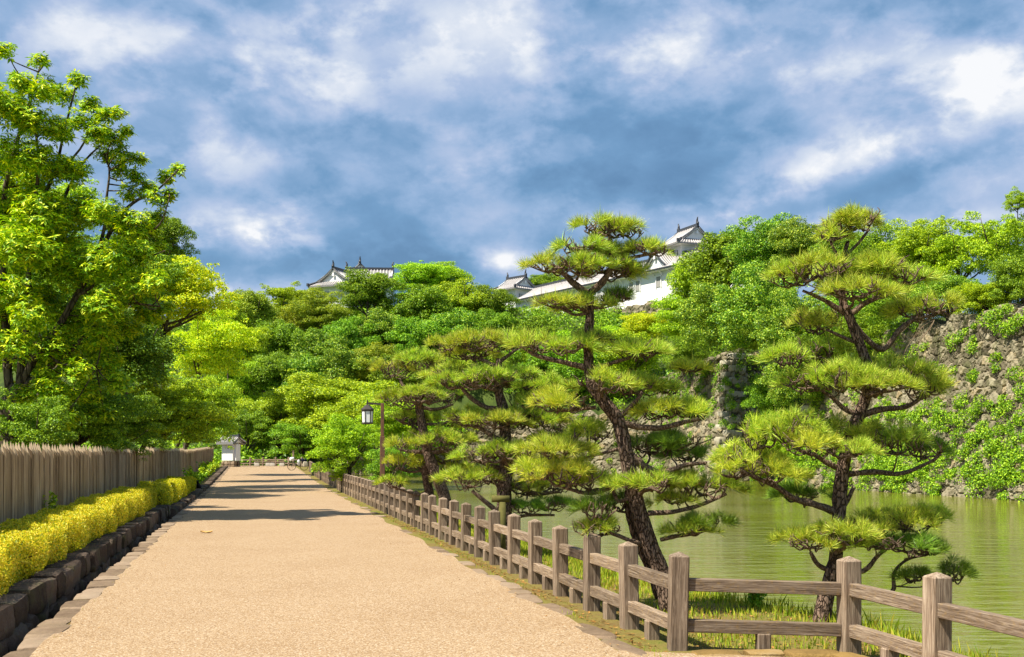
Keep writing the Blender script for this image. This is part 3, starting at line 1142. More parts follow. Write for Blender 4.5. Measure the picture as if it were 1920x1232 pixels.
# left-hand trees behind the palisade
LEFT = [
    (302, 455, 46, 50, 66, 'round', 'leaf_mid', 'dark tree top peeping out behind the big left oak'),
    (330, 560, 92, 84, 56, 'layered', 'leaf_yellow', 'bright yellow-green maple behind the palisade, tallest after the oak'),
    (392, 650, 60, 72, 78, 'layered', 'leaf_yellow', 'yellow-green maple farther down the lane above the white wall end'),
    (428, 602, 26, 34, 122, 'round', 'leaf_light', 'small loose tree top against the bright cloud left of the hill')  ,
    (318, 776, 84, 70, 46, 'layered', 'leaf_light', 'sunlit leafy tree leaning low over the middle of the palisade'),
    (384, 768, 58, 70, 66, 'layered', 'leaf_light', 'green tree hanging over the far end of the palisade'),
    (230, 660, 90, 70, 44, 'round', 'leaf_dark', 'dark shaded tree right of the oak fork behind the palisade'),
    (80, 620, 110, 110, 46, 'layered', 'leaf_mid', 'green tree filling the gap behind the oak limbs'),
    (190, 520, 100, 80, 50, 'layered', 'leaf_mid', 'green tree behind the upper right limbs of the oak'),
    (60, 440, 110, 100, 52, 'layered', 'leaf_light', 'light green tree behind the oak trunk, reaching half its height'),
]
for t in LEFT:
    tree(*t, group='trees behind the palisade')
for t in [(60, 800, 76, 66, 27, 'loose', 'leaf_mid', 'shady green shrub at the foot of the oak behind the palisade'),
          (165, 785, 84, 76, 31, 'layered', 'leaf_mid', 'shady green shrub right of the oak foot behind the palisade'),
          (245, 800, 62, 60, 36, 'layered', 'leaf_mid', 'shady green shrub under the leaning sunlit tree')]:
    tree(*t, 'shrub', 'evergreen_shrub', group='evergreen shrubs behind the palisade')
# trees over and beyond the right-hand moat wall
RIGHT = [
    (1304, 538, 50, 62, 152, 'round', 'leaf_light', 'light green tree beside the castle gable'),
    (1364, 500, 72, 66, 128, 'round', 'leaf_mid', 'broad tree on the bastion right of the castle tower roof'),
    (1442, 478, 74, 62, 120, 'fine', 'leaf_camphor', 'glossy tree on the skyline midway between tower and right pine'),
    (1512, 468, 62, 56, 114, 'fine', 'leaf_camphor', 'glossy skyline tree right behind the crown top of the right pine'),
    (1288, 606, 54, 62, 136, 'layered', 'leaf_light', 'light layered tree at the right end of the gallery'),
    (1342, 598, 76, 70, 120, 'fine', 'leaf_camphor', 'glossy dark tree spilling over the bastion top'),
    (1424, 582, 80, 74, 110, 'fine', 'leaf_camphor', 'biggest glossy tree hanging over the recess beside the bastion'),
    (1484, 616, 62, 66, 104, 'fine', 'leaf_camphor', 'glossy tree in the recess left of the right pine middle'),
    (1284, 668, 42, 32, 130, 'fine', 'leaf_mid', 'creeping green tree draped over the bastion left flank'),
    (1396, 640, 42, 26, 117, 'fine', 'leaf_mid', 'green foliage drooping over the bastion corner top'),
    (1492, 716, 54, 54, 103, 'fine', 'leaf_camphor', 'dense green tree low in the recess beside the right moat wall'),
    (1576, 492, 66, 62, 106, 'fine', 'leaf_camphor', 'green tree behind the upper right pine pads'),
    (1648, 496, 70, 62, 100, 'fine', 'leaf_mid', 'green wall-top tree directly right of the pine crown'),
    (1726, 484, 70, 64, 96, 'fine', 'leaf_light', 'loose twiggy tree with open sky between its sprays'),
    (1796, 486, 70, 60, 92, 'loose', 'leaf_light', 'loose light tree next right of the twiggy one'),
    (1870, 460, 66, 64, 88, 'loose', 'leaf_light', 'tall open tree at the right picture edge'),
    (1918, 530, 60, 58, 77.5, 'fine', 'leaf_mid', 'dense tree at the right picture edge just over the wall'),
    (1908, 378, 26, 22, 88, 'loose', 'leaf_light', 'topmost leafy spray in the upper right corner'),
    (1700, 566, 70, 48, 89.5, 'fine', 'leaf_mid', 'bushy tree on the wall top behind the right side pine pad'),
    (1784, 560, 66, 42, 85, 'fine', 'leaf_camphor', 'bushy tree on the wall crest where the stones turn dark'),
    (1862, 562, 62, 36, 80.5, 'fine', 'leaf_light', 'bright bush on the wall crest toward the right edge'),
    (1612, 586, 66, 56, 99, 'fine', 'leaf_camphor', 'green tree seen through the fork of the right pine'),
    (1546, 640, 56, 60, 101, 'fine', 'leaf_mid', 'green tree behind the left pads of the right pine'),
    (1626, 640, 64, 44, 95.5, 'fine', 'leaf_mid', 'green bush on the dark end of the moat wall behind the pine'),
    (1444, 760, 40, 56, 112, 'fine', 'leaf_mid', 'dark green bush filling the recess right of the corner stones'),
    (1476, 830, 38, 46, 108, 'fine', 'leaf_light', 'light green bush at the water in the recess'),
    (1424, 840, 26, 44, 115, 'fine', 'leaf_mid', 'small bush against the shaded bastion side'),
]
for t in RIGHT:
    tree(*t, group='trees over the right moat wall')


def leaf_sheet(name, Vs, mat, label=None, cat=None, kind=None, base=(0, 0, 0)):
    V = np.vstack(Vs) - np.asarray(base, float)
    o = link(name, quads_mesh(name, V), mat, None, base)
    return tag(o, label, cat, None, kind)


def creeper(pts, tops, batter, zb, n, seed, dens, mat='ivy', rmin=.25, rmax=.85):
    rng = np.random.default_rng(seed)
    pts = np.asarray(pts, float)
    L = np.linalg.norm(pts[1] - pts[0])
    d = (pts[1] - pts[0]) / L
    inn = np.array((d[1], -d[0]))
    Vs = []
    made = 0
    tries = 0
    while made < n and tries < n * 40:
        tries += 1
        s, t = rng.random(), rng.random()
        if rng.random() > dens(s, t, rng):
            continue
        H = tops[0] * (1 - s) + tops[1] * s - zb
        o = batter * (1 - (1 - t) ** 1.5) - .25
        c2 = pts[0] + d * L * s + inn * o
        C = np.array((c2[0], c2[1], zb + H * t))
        r = rng.uniform(rmin, rmax)
        Vs.append(clump_leaves(rng, C, r * .9, int(230 * r / .6), .145, .095, up=.5, flat=.85, lowcut=-.9))
        made += 1
    return Vs


def dens_right(s, t, rng):
    f = .5 + .5 * math.sin(s * 41 + 3 * math.sin(t * 7)) * math.sin(t * 9 + s * 23)
    low = max(0, 1 - t / .62)
    crest = .55 * f if t > .86 else 0
    return max(crest, (low * 1.0 + .12) * (.25 + f)) if t > .09 else .35 * f


V1 = creeper([(35.0, 50.0), (25.2, 108)], (11.3, 11.4), 2.5, -1.2, 900, 3, dens_right)
leaf_sheet('creeper', V1, M['ivy'], 'leafy green creeper covering the lower right moat wall', 'creeper', 'stuff')
V2 = creeper([(33.0, 127.0), (21.6, 120.7)], (12.8, 12.8), 3.4, -1.2, 150, 4, lambda s, t, r: .25 + .75 * (math.sin(s * 13 + t * 9) > -.3) if s < .78 else .15)
V2 += creeper([(21.6, 120.7), (15.5, 149)], (12.8, 11), 3.4, -1.2, 170, 5, lambda s, t, r: .9 if (s > .2 and t > .55) else .12)
leaf_sheet('creeper', V2, M['leaf_mid'], 'dark creeper on the shaded flank of the stone bastion', 'creeper', 'stuff')
def undergrowth():
    rng = np.random.default_rng(91)
    Vs = []
    n = 0
    X = rng.uniform(-75, 70, 9000)
    Y = rng.uniform(112, 222, 9000)
    H = terrain(X, Y)
    for x, y, h in zip(X, Y, H):
        if h < .2 or (y < 120 and x < -15):
            continue
        if not (-75 + (y - 112) * .2 < x) or n > 3000:
            continue
        r = rng.uniform(.9, 2.0)
        Vs.append(clump_leaves(rng, np.array((x, y, h + .3)), r, 60, .42, .28, up=.6, flat=.9))
        n += 1
    X = rng.uniform(-60, -6, 2600)
    Y = rng.uniform(18, 112, 2600)
    for x, y in zip(X, Y):
        if x > palX(y) - 1.0 or x < -.47 * y - 6:
            continue
        r = rng.uniform(.5, 1.2)
        Vs.append(clump_leaves(rng, np.array((x, y, .3 + r * .6)), r, 60, .24, .15, up=.6, flat=1.0))
    leaf_sheet('undergrowth', Vs, M['leaf_mid'], 'bushy green undergrowth between the trees', 'undergrowth', 'stuff')


undergrowth()
V3 = creeper([(16.0, 149.2), (-31, 168)], (7, 6), 2.0, -1.2, 120, 6, lambda s, t, r: .9 if t < .25 or t > .85 else .15)
leaf_sheet('creeper', V3, M['ivy'], 'green plants along the foot of the low tan wall', 'creeper', 'stuff')

def dead_branch():
    rng = np.random.default_rng(12)
    b = P(1752, 600, 84)
    root = thing('dead_branch', b, 'bare grey branch hanging over the crest of the right moat wall', 'branch')
    mb = MB()
    def grow(p, d, L, r, k):
        pts = [p]
        for i in range(4):
            d = unit(d + rng.normal(size=3) * .38 + np.array((0, 0, -.05)))
            pts.append(pts[-1] + d * L / 4)
        mb.tube(pts, np.linspace(r, r * .4, 5), 5, 2)
        if k:
            for q in range(3):
                i = rng.integers(1, 5)
                grow(pts[i], unit(d + rng.normal(size=3) * .6), L * .6, r * .5, k - 1)
    for e in ((1688, 668), (1700, 640), (1720, 690), (1670, 620)):
        q = P(e[0], e[1], 82)
        grow(b, unit(q - b), np.linalg.norm(q - b) * .8, .03, 2)
    mb.build('twigs', M['edge_stone'], root, smooth=True)


dead_branch()

# ------------------------------------------------------------------ castle buildings


def roof_slope(bed, ribs, e0, e1, r0, r1, sag=.12, step=.55, rr=.10):
    e0, e1, r0, r1 = [np.asarray(q, float) for q in (e0, e1, r0, r1)]
    n = 6
    H = np.linalg.norm(r0 - e0)
    def pt(a, t):
        p = (e0 * (1 - a) + e1 * a) * (1 - t) + (r0 * (1 - a) + r1 * a) * t
        p = p.copy()
        p[2] -= sag * H * 4 * t * (1 - t) * .5
        return p
    G = np.array([[pt(a, t) for a in np.linspace(0, 1, 9)] for t in np.linspace(0, 1, n)])
    bed.grid(G)
    G2 = G.copy()
    G2[..., 2] -= .22
    bed.grid(G2[:, ::-1])
    # eave lip
    bed.grid(np.stack([G2[0], G[0]], 0))
    L = max(np.linalg.norm(e1 - e0), .1)
    k = max(2, int(L / step))
    for i in range(k + 1):
        a = i / k
        ps = [pt(a, t) + np.array((0, 0, rr * .4)) for t in np.linspace(0, 1, n)]
        ribs.tube(ps, rr, 6, 1)


def finial(mb, p, s=1.0, face=1):
    """fish-shaped ridge-end ornament with upturned tail"""
    p = np.asarray(p, float)
    mb.box(p + np.array((0, 0, .15 * s)), (.5 * s, .42 * s, .5 * s))
    mb.tube([p + np.array((0.05 * face, 0, .3)) * s, p + np.array((.16 * face, 0, .7)) * s, p + np.array((.02 * face, 0, 1.1)) * s, p + np.array((-.16 * face, 0, 1.4)) * s],
            [.24 * s, .22 * s, .13 * s, .05 * s], 7, 2)
    mb.tube([p + np.array((.0, 0, 1.0)) * s, p + np.array((.18 * face, 0, 1.4)) * s], [.09 * s, .03 * s], 5, 1)


def gable_face(par, x, hw, z0, z1, sgn):
    """white gable triangle with barge boards and a pendant at local x"""
    mb = MB()
    t = .1
    mb.add([(x, -hw, z0), (x, hw, z0), (x, 0, z1), (x - t * sgn, -hw, z0), (x - t * sgn, hw, z0), (x - t * sgn, 0, z1)],
           [(0, 1, 4, 3), (1, 2, 5, 4), (2, 0, 3, 5)], [(0, 2, 1), (3, 4, 5)])
    g = mb.build('gable', M['plaster'], par, local=True)
    mb = MB()
    for s in (-1, 1):
        mb.bar((x + .25 * sgn, s * (hw + .25), z0 + .02), (x + .25 * sgn, 0, z1 + .02), .14, .42)
    mb.box((x + .3 * sgn, 0, z1 - .75), (.12, .5, .6), 0, 0, .5)
    mb.build('barge_board', M['plaster'], g, local=True)
    return g


def turret(loc, rz, L, hw, rise_, skirt, drop, wall_h, label, sag=.14, windows=True, step=.55):
    """hip-and-gable tower roof: loc = middle of the ridge; gables at both local x ends"""
    root = thing('castle_turret', loc, label, 'castle turret', 'castle turrets on the hill', rz)
    bed, ribs, ridge = MB(), MB(), MB()
    x = L / 2
    for s in (-1, 1):
        roof_slope(bed, ribs, (-x - .35, s * hw, -rise_), (x + .35, s * hw, -rise_), (-x - .35, 0, 0), (x + .35, 0, 0), sag, step)
    ex, ey = x + skirt, hw + skirt
    zi, zo = -rise_, -rise_ - drop
    for s in (-1, 1):
        roof_slope(bed, ribs, (-ex, s * ey, zo), (ex, s * ey, zo), (-x, s * hw, zi), (x, s * hw, zi), .08, step)
        roof_slope(bed, ribs, (s * ex, -ey, zo), (s * ex, ey, zo), (s * x, -hw, zi), (s * x, hw, zi), .08, step)
    rf = bed.build('roof', M['roof_tile'], root, smooth=False, local=True)
    ribs.build('tile_ribs', M['roof_rib'], rf, smooth=True, local=True)
    ridge.box((0, 0, .16), (L + .9, .42, .45))
    for s in (-1, 1):
        for q in (-1, 1):
            ridge.tube([(s * (x + .32), 0, .08), (s * (x + .32), q * hw * .5, -rise_ * .5 - sag * rise_ * .4), (s * (x + .32), q * hw, -rise_ + .08)], .16, 6, 3)
            ridge.tube([(s * x, q * hw, zi + .1), (s * ex, q * ey, zo + .22)], [.18, .2], 6, 1)
            ridge.box((s * ex, q * ey, zo + .3), (.36, .36, .5))
    ridge.build('ridge', M['ridge_tile'], rf, local=True)
    for s in (-1, 1):
        gable_face(root, s * (x - .05), hw - .35, -rise_ + .05, -.25, s)
        fb = MB()
        finial(fb, (s * (x + .3), 0, .3), .85, -s)
        fb.build('finial', M['ridge_tile'], rf, smooth=True, local=True)
    mb = MB()
    wz0 = zo - wall_h
    mb.box((0, 0, (zo + .12 + wz0) / 2), (2 * x + .2, 2 * hw + .1, zo + .12 - wz0))
    mb.box((0, 0, zo - .12), (2 * x + 2 * skirt * .7, 2 * hw + 2 * skirt * .7, .14))
    w = mb.build('wall', M['plaster'], root, local=True)
    if windows:
        for s in (-1, 1):
            for k in (-1, 1):
                for ax in (0, 1):
                    fm, pn = MB(), MB()
                    if ax == 0:
                        c, sz, dd = (k * x * .45, s * (hw + .07), zo - 1.5), (1.1, .10, 1.1), (0, s * .08, 0)
                    else:
                        c, sz, dd = (s * (x + .12), k * hw * .45, zo - 1.5), (.10, 1.0, 1.1), (s * .08, 0, 0)
                    pn.box(c, sz)
                    for q in (-.36, -.12, .12, .36):
                        cc = (c[0] + (q if ax == 0 else 0) + dd[0], c[1] + (q if ax else 0) + dd[1], c[2])
                        fm.box(cc, (.1, .1, 1.1))
                    p_ = pn.build('window', M['ridge_tile'], root, local=True)
                    fm.build('lattice', M['plaster'], p_, local=True)
    return root


def gallery():
    a = P(966, 560, 226)
    b = P(1262, 498, 184)
    u = np.array((b[0] - a[0], b[1] - a[1]))
    L = np.linalg.norm(u) + 16
    u /= np.linalg.norm(u)
    rz = math.atan2(u[1], u[0])
    ze = 32.0
    root = thing('castle_gallery', (a[0], a[1], ze), 'long white plastered gallery with grey tiled roof running along the hilltop', 'castle gallery', None, rz)
    W, ov, rs = 7.0, 1.1, 2.7
    bed, ribs, ridge = MB(), MB(), MB()
    roof_slope(bed, ribs, (-.8, 0, 0), (L, 0, 0), (.2, W / 2 + ov, rs), (L, W / 2 + ov, rs), .12, .62, .11)
    roof_slope(bed, ribs, (L, W + 2 * ov, 0), (-.8, W + 2 * ov, 0), (L, W / 2 + ov, rs), (.2, W / 2 + ov, rs), .12, 1.2, .11)
    roof_slope(bed, ribs, (-.8, W + 2 * ov, 0), (-.8, 0, 0), (.2, W / 2 + ov, rs), (.2, W / 2 + ov, rs), .1, .62, .11)
    rf = bed.build('roof', M['roof_tile'], root, local=True)
    ribs.build('tile_ribs', M['roof_rib'], rf, smooth=True, local=True)
    ridge.box((L / 2, W / 2 + ov, rs + .16), (L + .4, .45, .5))
    ridge.build('ridge', M['ridge_tile'], rf, local=True)
    eb = MB()
    eb.bar((-.7, -.04, -.03), (L, -.04, -.03), .06, .20)
    eb.build('eave_edge', M['ridge_tile'], rf, local=True)
    mb = MB()
    mb.box((L / 2, W / 2 + ov, -2.9), (L - .8, W, 5.7))
    mb.box((L / 2, ov * .75, -.22), (L, 1.5, .10))
    mb.build('wall', M['plaster'], root, local=True)
    br = MB()
    for i in range(int(L / 2.2)):
        x = 1 + i * 2.2
        br.bar((x, ov, -1.0), (x, .25, -.28), .16, .16)
    br.build('bracket', M['plaster'], root, local=True)
    for x in (1.8, 8.2, 14.0, 21.0, 27.2, 29.0, 36.6, 38.4, 44.0, 50.0):
        mb, pn = MB(), MB()
        c = (x, ov - .03, -1.95)
        pn.box(c, (1.15, .12, 1.7))
        for s in (-.66, .66):
            mb.box((x + s, ov - .08, -1.95), (.16, .2, 1.95))
        mb.box((x, ov - .08, -1.02), (1.5, .22, .14))
        p_ = pn.build('window', M['window_dark'], root, local=True)
        mb.build('frame', M['plaster'], p_, local=True)
    # dormer gable over the eave near the right end
    gx, ghw, gh = 43.5, 2.9, 2.9
    bd, rb, rg = MB(), MB(), MB()
    yb = W / 2 + ov
    for s in (-1, 1):
        roof_slope(bd, rb, (gx + s * ghw, .45, .35), (gx + s * ghw, yb, .9), (gx, .45, gh + .35), (gx, yb, gh + .45), .12, .5, .1)
        rg.tube([(gx + s * ghw, .4, .5), (gx + s * ghw * .5, .4, .42 + gh * .45), (gx, .4, gh + .5)], .2, 6, 3)
    rg.box((gx, yb / 2 + .3, gh + .55), (.45, yb, .45))
    d = bd.build('dormer_roof', M['roof_tile'], root, local=True)
    rb.build('tile_ribs', M['roof_rib'], d, smooth=True, local=True)
    rg.build('ridge', M['ridge_tile'], d, local=True)
    gm = MB()
    gm.add([(gx - ghw + .4, .9, .3), (gx + ghw - .4, .9, .3), (gx, .9, gh + .1)], None, [(0, 1, 2)])
    for s in (-1, 1):
        gm.bar((gx + s * (ghw - .1), .55, .28), (gx, .55, gh + .12), .16, .5)
    gm.box((gx, .5, gh - .75), (.6, .14, .7))
    gm.build('gable', M['plaster'], root, local=True)


gallery()
# stone base of the gallery
_a, _b = P(1010, 600, 218), P(1240, 566, 184)
stone_wall([(_b[0] + 3, _b[1] - 5), (_a[0] - 1, _a[1] + 2)], (26.4, 26.4), 1.0, .3, 'tan stone footing under the long white gallery', 71, cell=(1.0, .7), zb=21.0)


def turret_at(pf, zf, rz, L, *a, **k):
    f = P(*pf, zf)
    mid = (f[0] - math.cos(rz) * L / 2, f[1] - math.sin(rz) * L / 2, f[2])
    return turret(mid, rz, L, *a, **k)


turret_at((1306, 424), 190, R(-68), 5.6, 2.9, 2.2, 1.5, .9, 4.0, 'white castle tower with curved gable roof above the treetops, rightmost of the roofs')
turret_at((984, 519), 232, R(-48), 5.0, 2.6, 1.9, 1.2, .7, 4.5, 'small gabled turret at the far left end of the long gallery')
turret_at((626, 504), 205, R(-112), 7.0, 3.3, 2.3, 1.3, .8, 9.0, 'gabled white castle building on the left half of the hilltop')
turret_at((734, 506), 212, R(3), 8.0, 3.8, 2.0, 1.2, .8, 9.0, 'long tiled roof stretching right from the left hilltop gable')
turret_at((675, 495), 226, R(-80), 5.0, 2.3, 1.8, 1.0, .7, 3.0, 'small gable peak poking above the long left hilltop roof')

# ------------------------------------------------------------------ fences along the path


def post_mesh(h, w, cap=.045):
    mb = MB()
    b = .012
    x = w / 2
    def ring(q, z):
        return [(-q + b, -q, z), (q - b, -q, z), (q, -q + b, z), (q, q - b, z), (q - b, q, z), (-q + b, q, z), (-q, q - b, z), (-q, -q + b, z)]
    V = ring(x, -.25) + ring(x, h - cap) + ring(x - .008, h - cap + .010) + [(0, 0, h)]
    F = []
    for k in range(2):
        for i in range(8):
            j = (i + 1) % 8
            F.append((k * 8 + i, k * 8 + j, k * 8 + 8 + j, k * 8 + 8 + i))
    F3 = [(16 + i, 16 + (i + 1) % 8, 24) for i in range(8)]
    mb.add(V, F, F3)
    return mb.mesh('post')


def rail_mesh(L, w, h):
    mb = MB()
    mb.box((0, 0, 0), (L, w, h), 0, .005)
    return mb.mesh('rail')


PH, PW = .86, .165
POST = post_mesh(PH, PW)
STUB = post_mesh(.165, .12, .001)


def run_fence(pts, name, label, group=None, bays=True):
    """pts: list of ground points (x, y, z) of the posts"""
    root = thing(name, pts[0], label, 'fence', group)
    base = np.array(pts[0])
    rails = {}
    for i, p in enumerate(pts):
        p = np.array(p)
        if i < len(pts) - 1:
            d = np.array(pts[i + 1]) - p
        ang = math.atan2(d[1], d[0])
        o = link('post', POST, M['post_wood'], root, p - base + np.array((0, 0, random.uniform(-.008, .008))), (random.uniform(-.02, .02), random.uniform(-.02, .02), ang + random.uniform(-.03, .03)))
        if i < len(pts) - 1:
            q = np.array(pts[i + 1])
            L = round(float(np.linalg.norm(q[:2] - p[:2])) - PW + .01, 3)
            if L not in rails:
                rails[L] = rail_mesh(L, .088, .112)
            for z in (.575, .212):
                m = (p + q) / 2 - base
                link('rail', rails[L], M['rail_wood'], root, (m[0], m[1], m[2] + z), (0, -math.atan2(q[2] - p[2], L), ang))
            m = (p + q) / 2 - base
            link('stub_post', STUB, M['post_wood'], root, (m[0], m[1], m[2] - .01), (0, 0, ang))
    return root


random.seed(4)
ptsA = [(fenceX(10.15 + 1.32 * k), 10.15 + 1.32 * k, -.01 + rise(10.15 + 1.32 * k)) for k in range(34, -1, -1)]
ptsA += [(2.985 + .218 * 1.32 * k, 10.16 - 1.32 * k, -.05) for k in range(0, 6)]
run_fence(ptsA, 'post_and_rail_fence', 'weathered brown two-rail fence with square capped posts along the water, turning at the near corner')
ptsB = [(fenceX(10.15 + 1.32 * k), 10.15 + 1.32 * k, -.01 + rise(10.15 + 1.32 * k)) for k in range(36, 60)]
run_fence(ptsB, 'post_and_rail_fence', 'farther stretch of brown fence beyond the overhanging shrub, reaching the bicycle')
ea, eb_ = P(446, 873, 117), P(566, 873, 113)
ptsC = [tuple(ea * (1 - t) + eb_ * t + np.array((0, 0, 0))) for t in np.linspace(0, 1, 6)]
run_fence(ptsC, 'post_and_rail_fence', 'low brown fence crossing behind the benches at the end of the lane')

# ------------------------------------------------------------------ palisade, hedge, kerb wall on the left


def palisade():
    rng = np.random.default_rng(8)
    root = thing('palisade', (palX(12), 12, .2), 'tall grey palisade of weathered boards with sharpened tops behind the yellow hedge', 'palisade')
    Y = 8.0
    panel, cut = MB(), MB()
    npan = 0
    ang = math.atan2(1, -.225)
    dx, dy = math.cos(ang), math.sin(ang)
    nx, ny = dy, -dx            # towards the path
    while Y < 106.5:
        w = rng.uniform(.17, .225)
        th = rng.uniform(.045, .06)
        x = palX(Y + w / 2) + rng.uniform(-.012, .012)
        z0 = .15 + rise(Y)
        ht = 1.76 + rng.uniform(-.035, .035)
        if 40 < Y < 62:
            ht += .07
        sh = ht - .20
        lean = rng.uniform(-.008, .008)
        a = np.array((-dx, -dy)) * w / 2 * .97
        bV = np.array((dx, dy)) * w / 2 * .97
        c = np.array((x, Y + w / 2))
        f, bk = np.array((nx, ny)) * th / 2, -np.array((nx, ny)) * th / 2
        def v(q, z):
            return (c[0] + q[0] + lean * z, c[1] + q[1], z0 + z)
        apex = a * .55
        # body: front/back, point sharpened with the peak toward the near side
        V = [v(a + f, 0), v(bV + f, 0), v(bV + f, sh - .02), v(a + f, sh + .05), v(a + bk, 0), v(bV + bk, 0), v(bV + bk, sh + .04), v(a + bk, sh + .10), v(apex + bk * .6, ht)]
        panel.add(V, [(0, 1, 2, 3), (5, 4, 7, 6), (1, 5, 6, 2), (4, 0, 3, 7)], [(7, 8, 6)])
        cut.add([V[2], V[3], V[8], V[6], V[7]], None, [(0, 2, 1), (0, 3, 2), (1, 2, 4)])
        Y += w * .985
        npan += 1
        if npan % 62 == 0:
            panel.build('picket_panel', M['picket'], root)
            cut.build('sharpened_tops', M['cut_wood'], root)
            panel, cut = MB(), MB()
    if panel.n:
        panel.build('picket_panel', M['picket'], root)
        cut.build('sharpened_tops', M['cut_wood'], root)
    mb = MB()
    for z in (.45, 1.15):
        mb.bar((palX(8) - .08, 8, .15 + z), (palX(106) - .08, 106, .15 + z + rise(106)), .07, .1)
    mb.build('rail', M['picket'], root)


palisade()


def retaining_wall():
    rng = np.random.default_rng(15)
    ang = math.atan2(1, -.228)
    root = thing('kerb_wall', (pathL(10) - .6, 10, 0), 'low dark retaining wall of long blackish stones holding up the near golden hedge', 'stone wall')
    mb = MB()
    Y = -3.0
    while Y < 32:
        d = rng.uniform(.55, 1.05)
        y = Y + d / 2
        mb.stone((pathL(y) - .62 + rng.uniform(-.03, .03), y, .115 + rng.uniform(-.025, .02)), (d * .985, .36 + rng.uniform(-.04, .04), .32), ang + rng.uniform(-.06, .06), rng, .085, 8, 6)
        Y += d
    mb.build('coping_course', M['dark_stone'], root, smooth=True)
    mb = MB()
    Y = -3.0
    while Y < 32:
        d = rng.uniform(.3, .75)
        y = Y + d / 2
        mb.stone((pathL(y) - .60 + rng.uniform(-.03, .05), y, -.24 + rng.uniform(-.03, .03)), (d * 1.02, .34, .44), ang + rng.uniform(-.12, .12), rng, .16, 6, 5, rng.uniform(-.2, .2))
        Y += d
    mb.build('lower_course', M['dark_stone'], root, smooth=True)
    root = thing('kerb_wall', (pathL(33) - .5, 33, 0), 'lower dark stone kerb beyond the near hedge, running on to the white wall end', 'stone wall')
    mb = MB()
    Y = 32.4
    while Y < 106:
        d = rng.uniform(.6, 1.1)
        y = Y + d / 2
        mb.stone((pathL(y) - .42 + rng.uniform(-.02, .02), y, -.10 + rise(y) + rng.uniform(-.02, .02)), (d * .98, .38, .5), ang + rng.uniform(-.04, .04), rng, .08, 8, 4)
        Y += d
    mb.build('stones', M['dark_stone'], root, smooth=True)


retaining_wall()


def hedge(y0, y1, o0, o1, zb, hgt, dens, L, mat, label, seed, taper=0.0):
    """clipped hedge between offsets o0 (path side) and o1 (palisade side) from the path edge"""
    rng = np.random.default_rng(seed)
    ym = (y0 + y1) / 2
    root = thing('hedge', (pathL(ym) + (o0 + o1) / 2, ym, zb + rise(ym)), label, 'hedge')
    Ln, W = y1 - y0, abs(o1 - o0)
    top_n, face_n = int(dens * Ln * W), int(dens * Ln * hgt)
    end_n = int(dens * W * hgt)
    P_, N_ = [], []
    def surf(y, o, z, n):
        h = hgt * (1 + .06 * np.sin(y * 1.1) + .05 * np.sin(y * 2.7 + o * 3)) - taper * (y - y0) / Ln
        return np.stack([pathL(y) + o, y, zb + z * h + np.array([rise(q) for q in y]) * 1.0], 1), np.tile(np.array(n, float), (len(y), 1))
    def put(y, o, z, n):
        p, nn = surf(y, o, z, n)
        P_.append(p)
        N_.append(nn)
    r = rng.random
    put(y0 + Ln * r(top_n), o0 + (o1 - o0) * r(top_n), 1 + 0 * r(top_n), (0, 0, 1))
    bulge = .07
    zz = r(face_n)
    yy = y0 + Ln * r(face_n)
    put(yy, o0 + bulge * np.sin(zz * 3.1) + .05 * np.sin(yy * 3.3), zz, (.97, .2, .15))
    n2 = face_n // 2
    put(y0 + Ln * r(n2), o1 - 0 * r(n2), r(n2), (-.97, -.2, .15))
    for y in (y0, y1):
        put(y + 0 * r(end_n), o0 + (o1 - o0) * r(end_n), r(end_n), (0, -1 if y == y0 else 1, .1))
    Pt, Nn = np.vstack(P_), np.vstack(N_)
    n = len(Pt)
    # round the top edges and let the surface breathe
    depth = rng.random(n) ** 1.6 * .16
    lump = .03 * np.sin(Pt[:, 1] * 2.1 + Pt[:, 2] * 5) + .03 * np.sin(Pt[:, 1] * 5.3 + Pt[:, 0] * 4)
    Pt = Pt + Nn * (lump - depth + rng.normal(size=n) * .012)[:, None]
    nr = unit(Nn * .6 + np.array((0, 0, .35)) + rng.normal(size=(n, 3)) * .5)
    ax = unit(np.cross(nr, rng.normal(size=(n, 3))) + Nn * .5 + np.array((0, 0, .35)))
    s = rng.uniform(.7, 1.3, n)
    V = leaf_quads(Pt, ax, nr, L * s, L * .42 * s)
    link('foliage', quads_mesh('foliage', V - np.array(root.location)), M[mat], root)
    mb = MB()
    G = []
    for y in np.linspace(y0 + .12, y1 - .12, 30):
        q = .13
        oa, ob = o0 - q, o1 + q
        zt = hgt - .15 - taper * (y - y0) / Ln
        rr = rise(y)
        G.append([(pathL(y) + oa, y, zb - .1 + rr), (pathL(y) + oa, y, zb + zt + rr), (pathL(y) + ob, y, zb + zt + rr), (pathL(y) + ob, y, zb - .1 + rr)])
    mb.grid(np.array(G))  # solid dark box inside the foliage, stands in for inner shade
    mb.build('twigs', M['hedge_core'], root)
    return root


hedge(4.0, 31.2, -.77, -1.64, .22, .44, 5200, .040, 'leaf_gold', 'long clipped golden yellow hedge on the near retaining wall', 21, -.14)
hedge(32.6, 50.5, -.62, -1.50, .06, .72, 2600, .050, 'leaf_goldgreen', 'second clipped hedge, greener gold, just beyond the end of the near hedge', 22, .1)


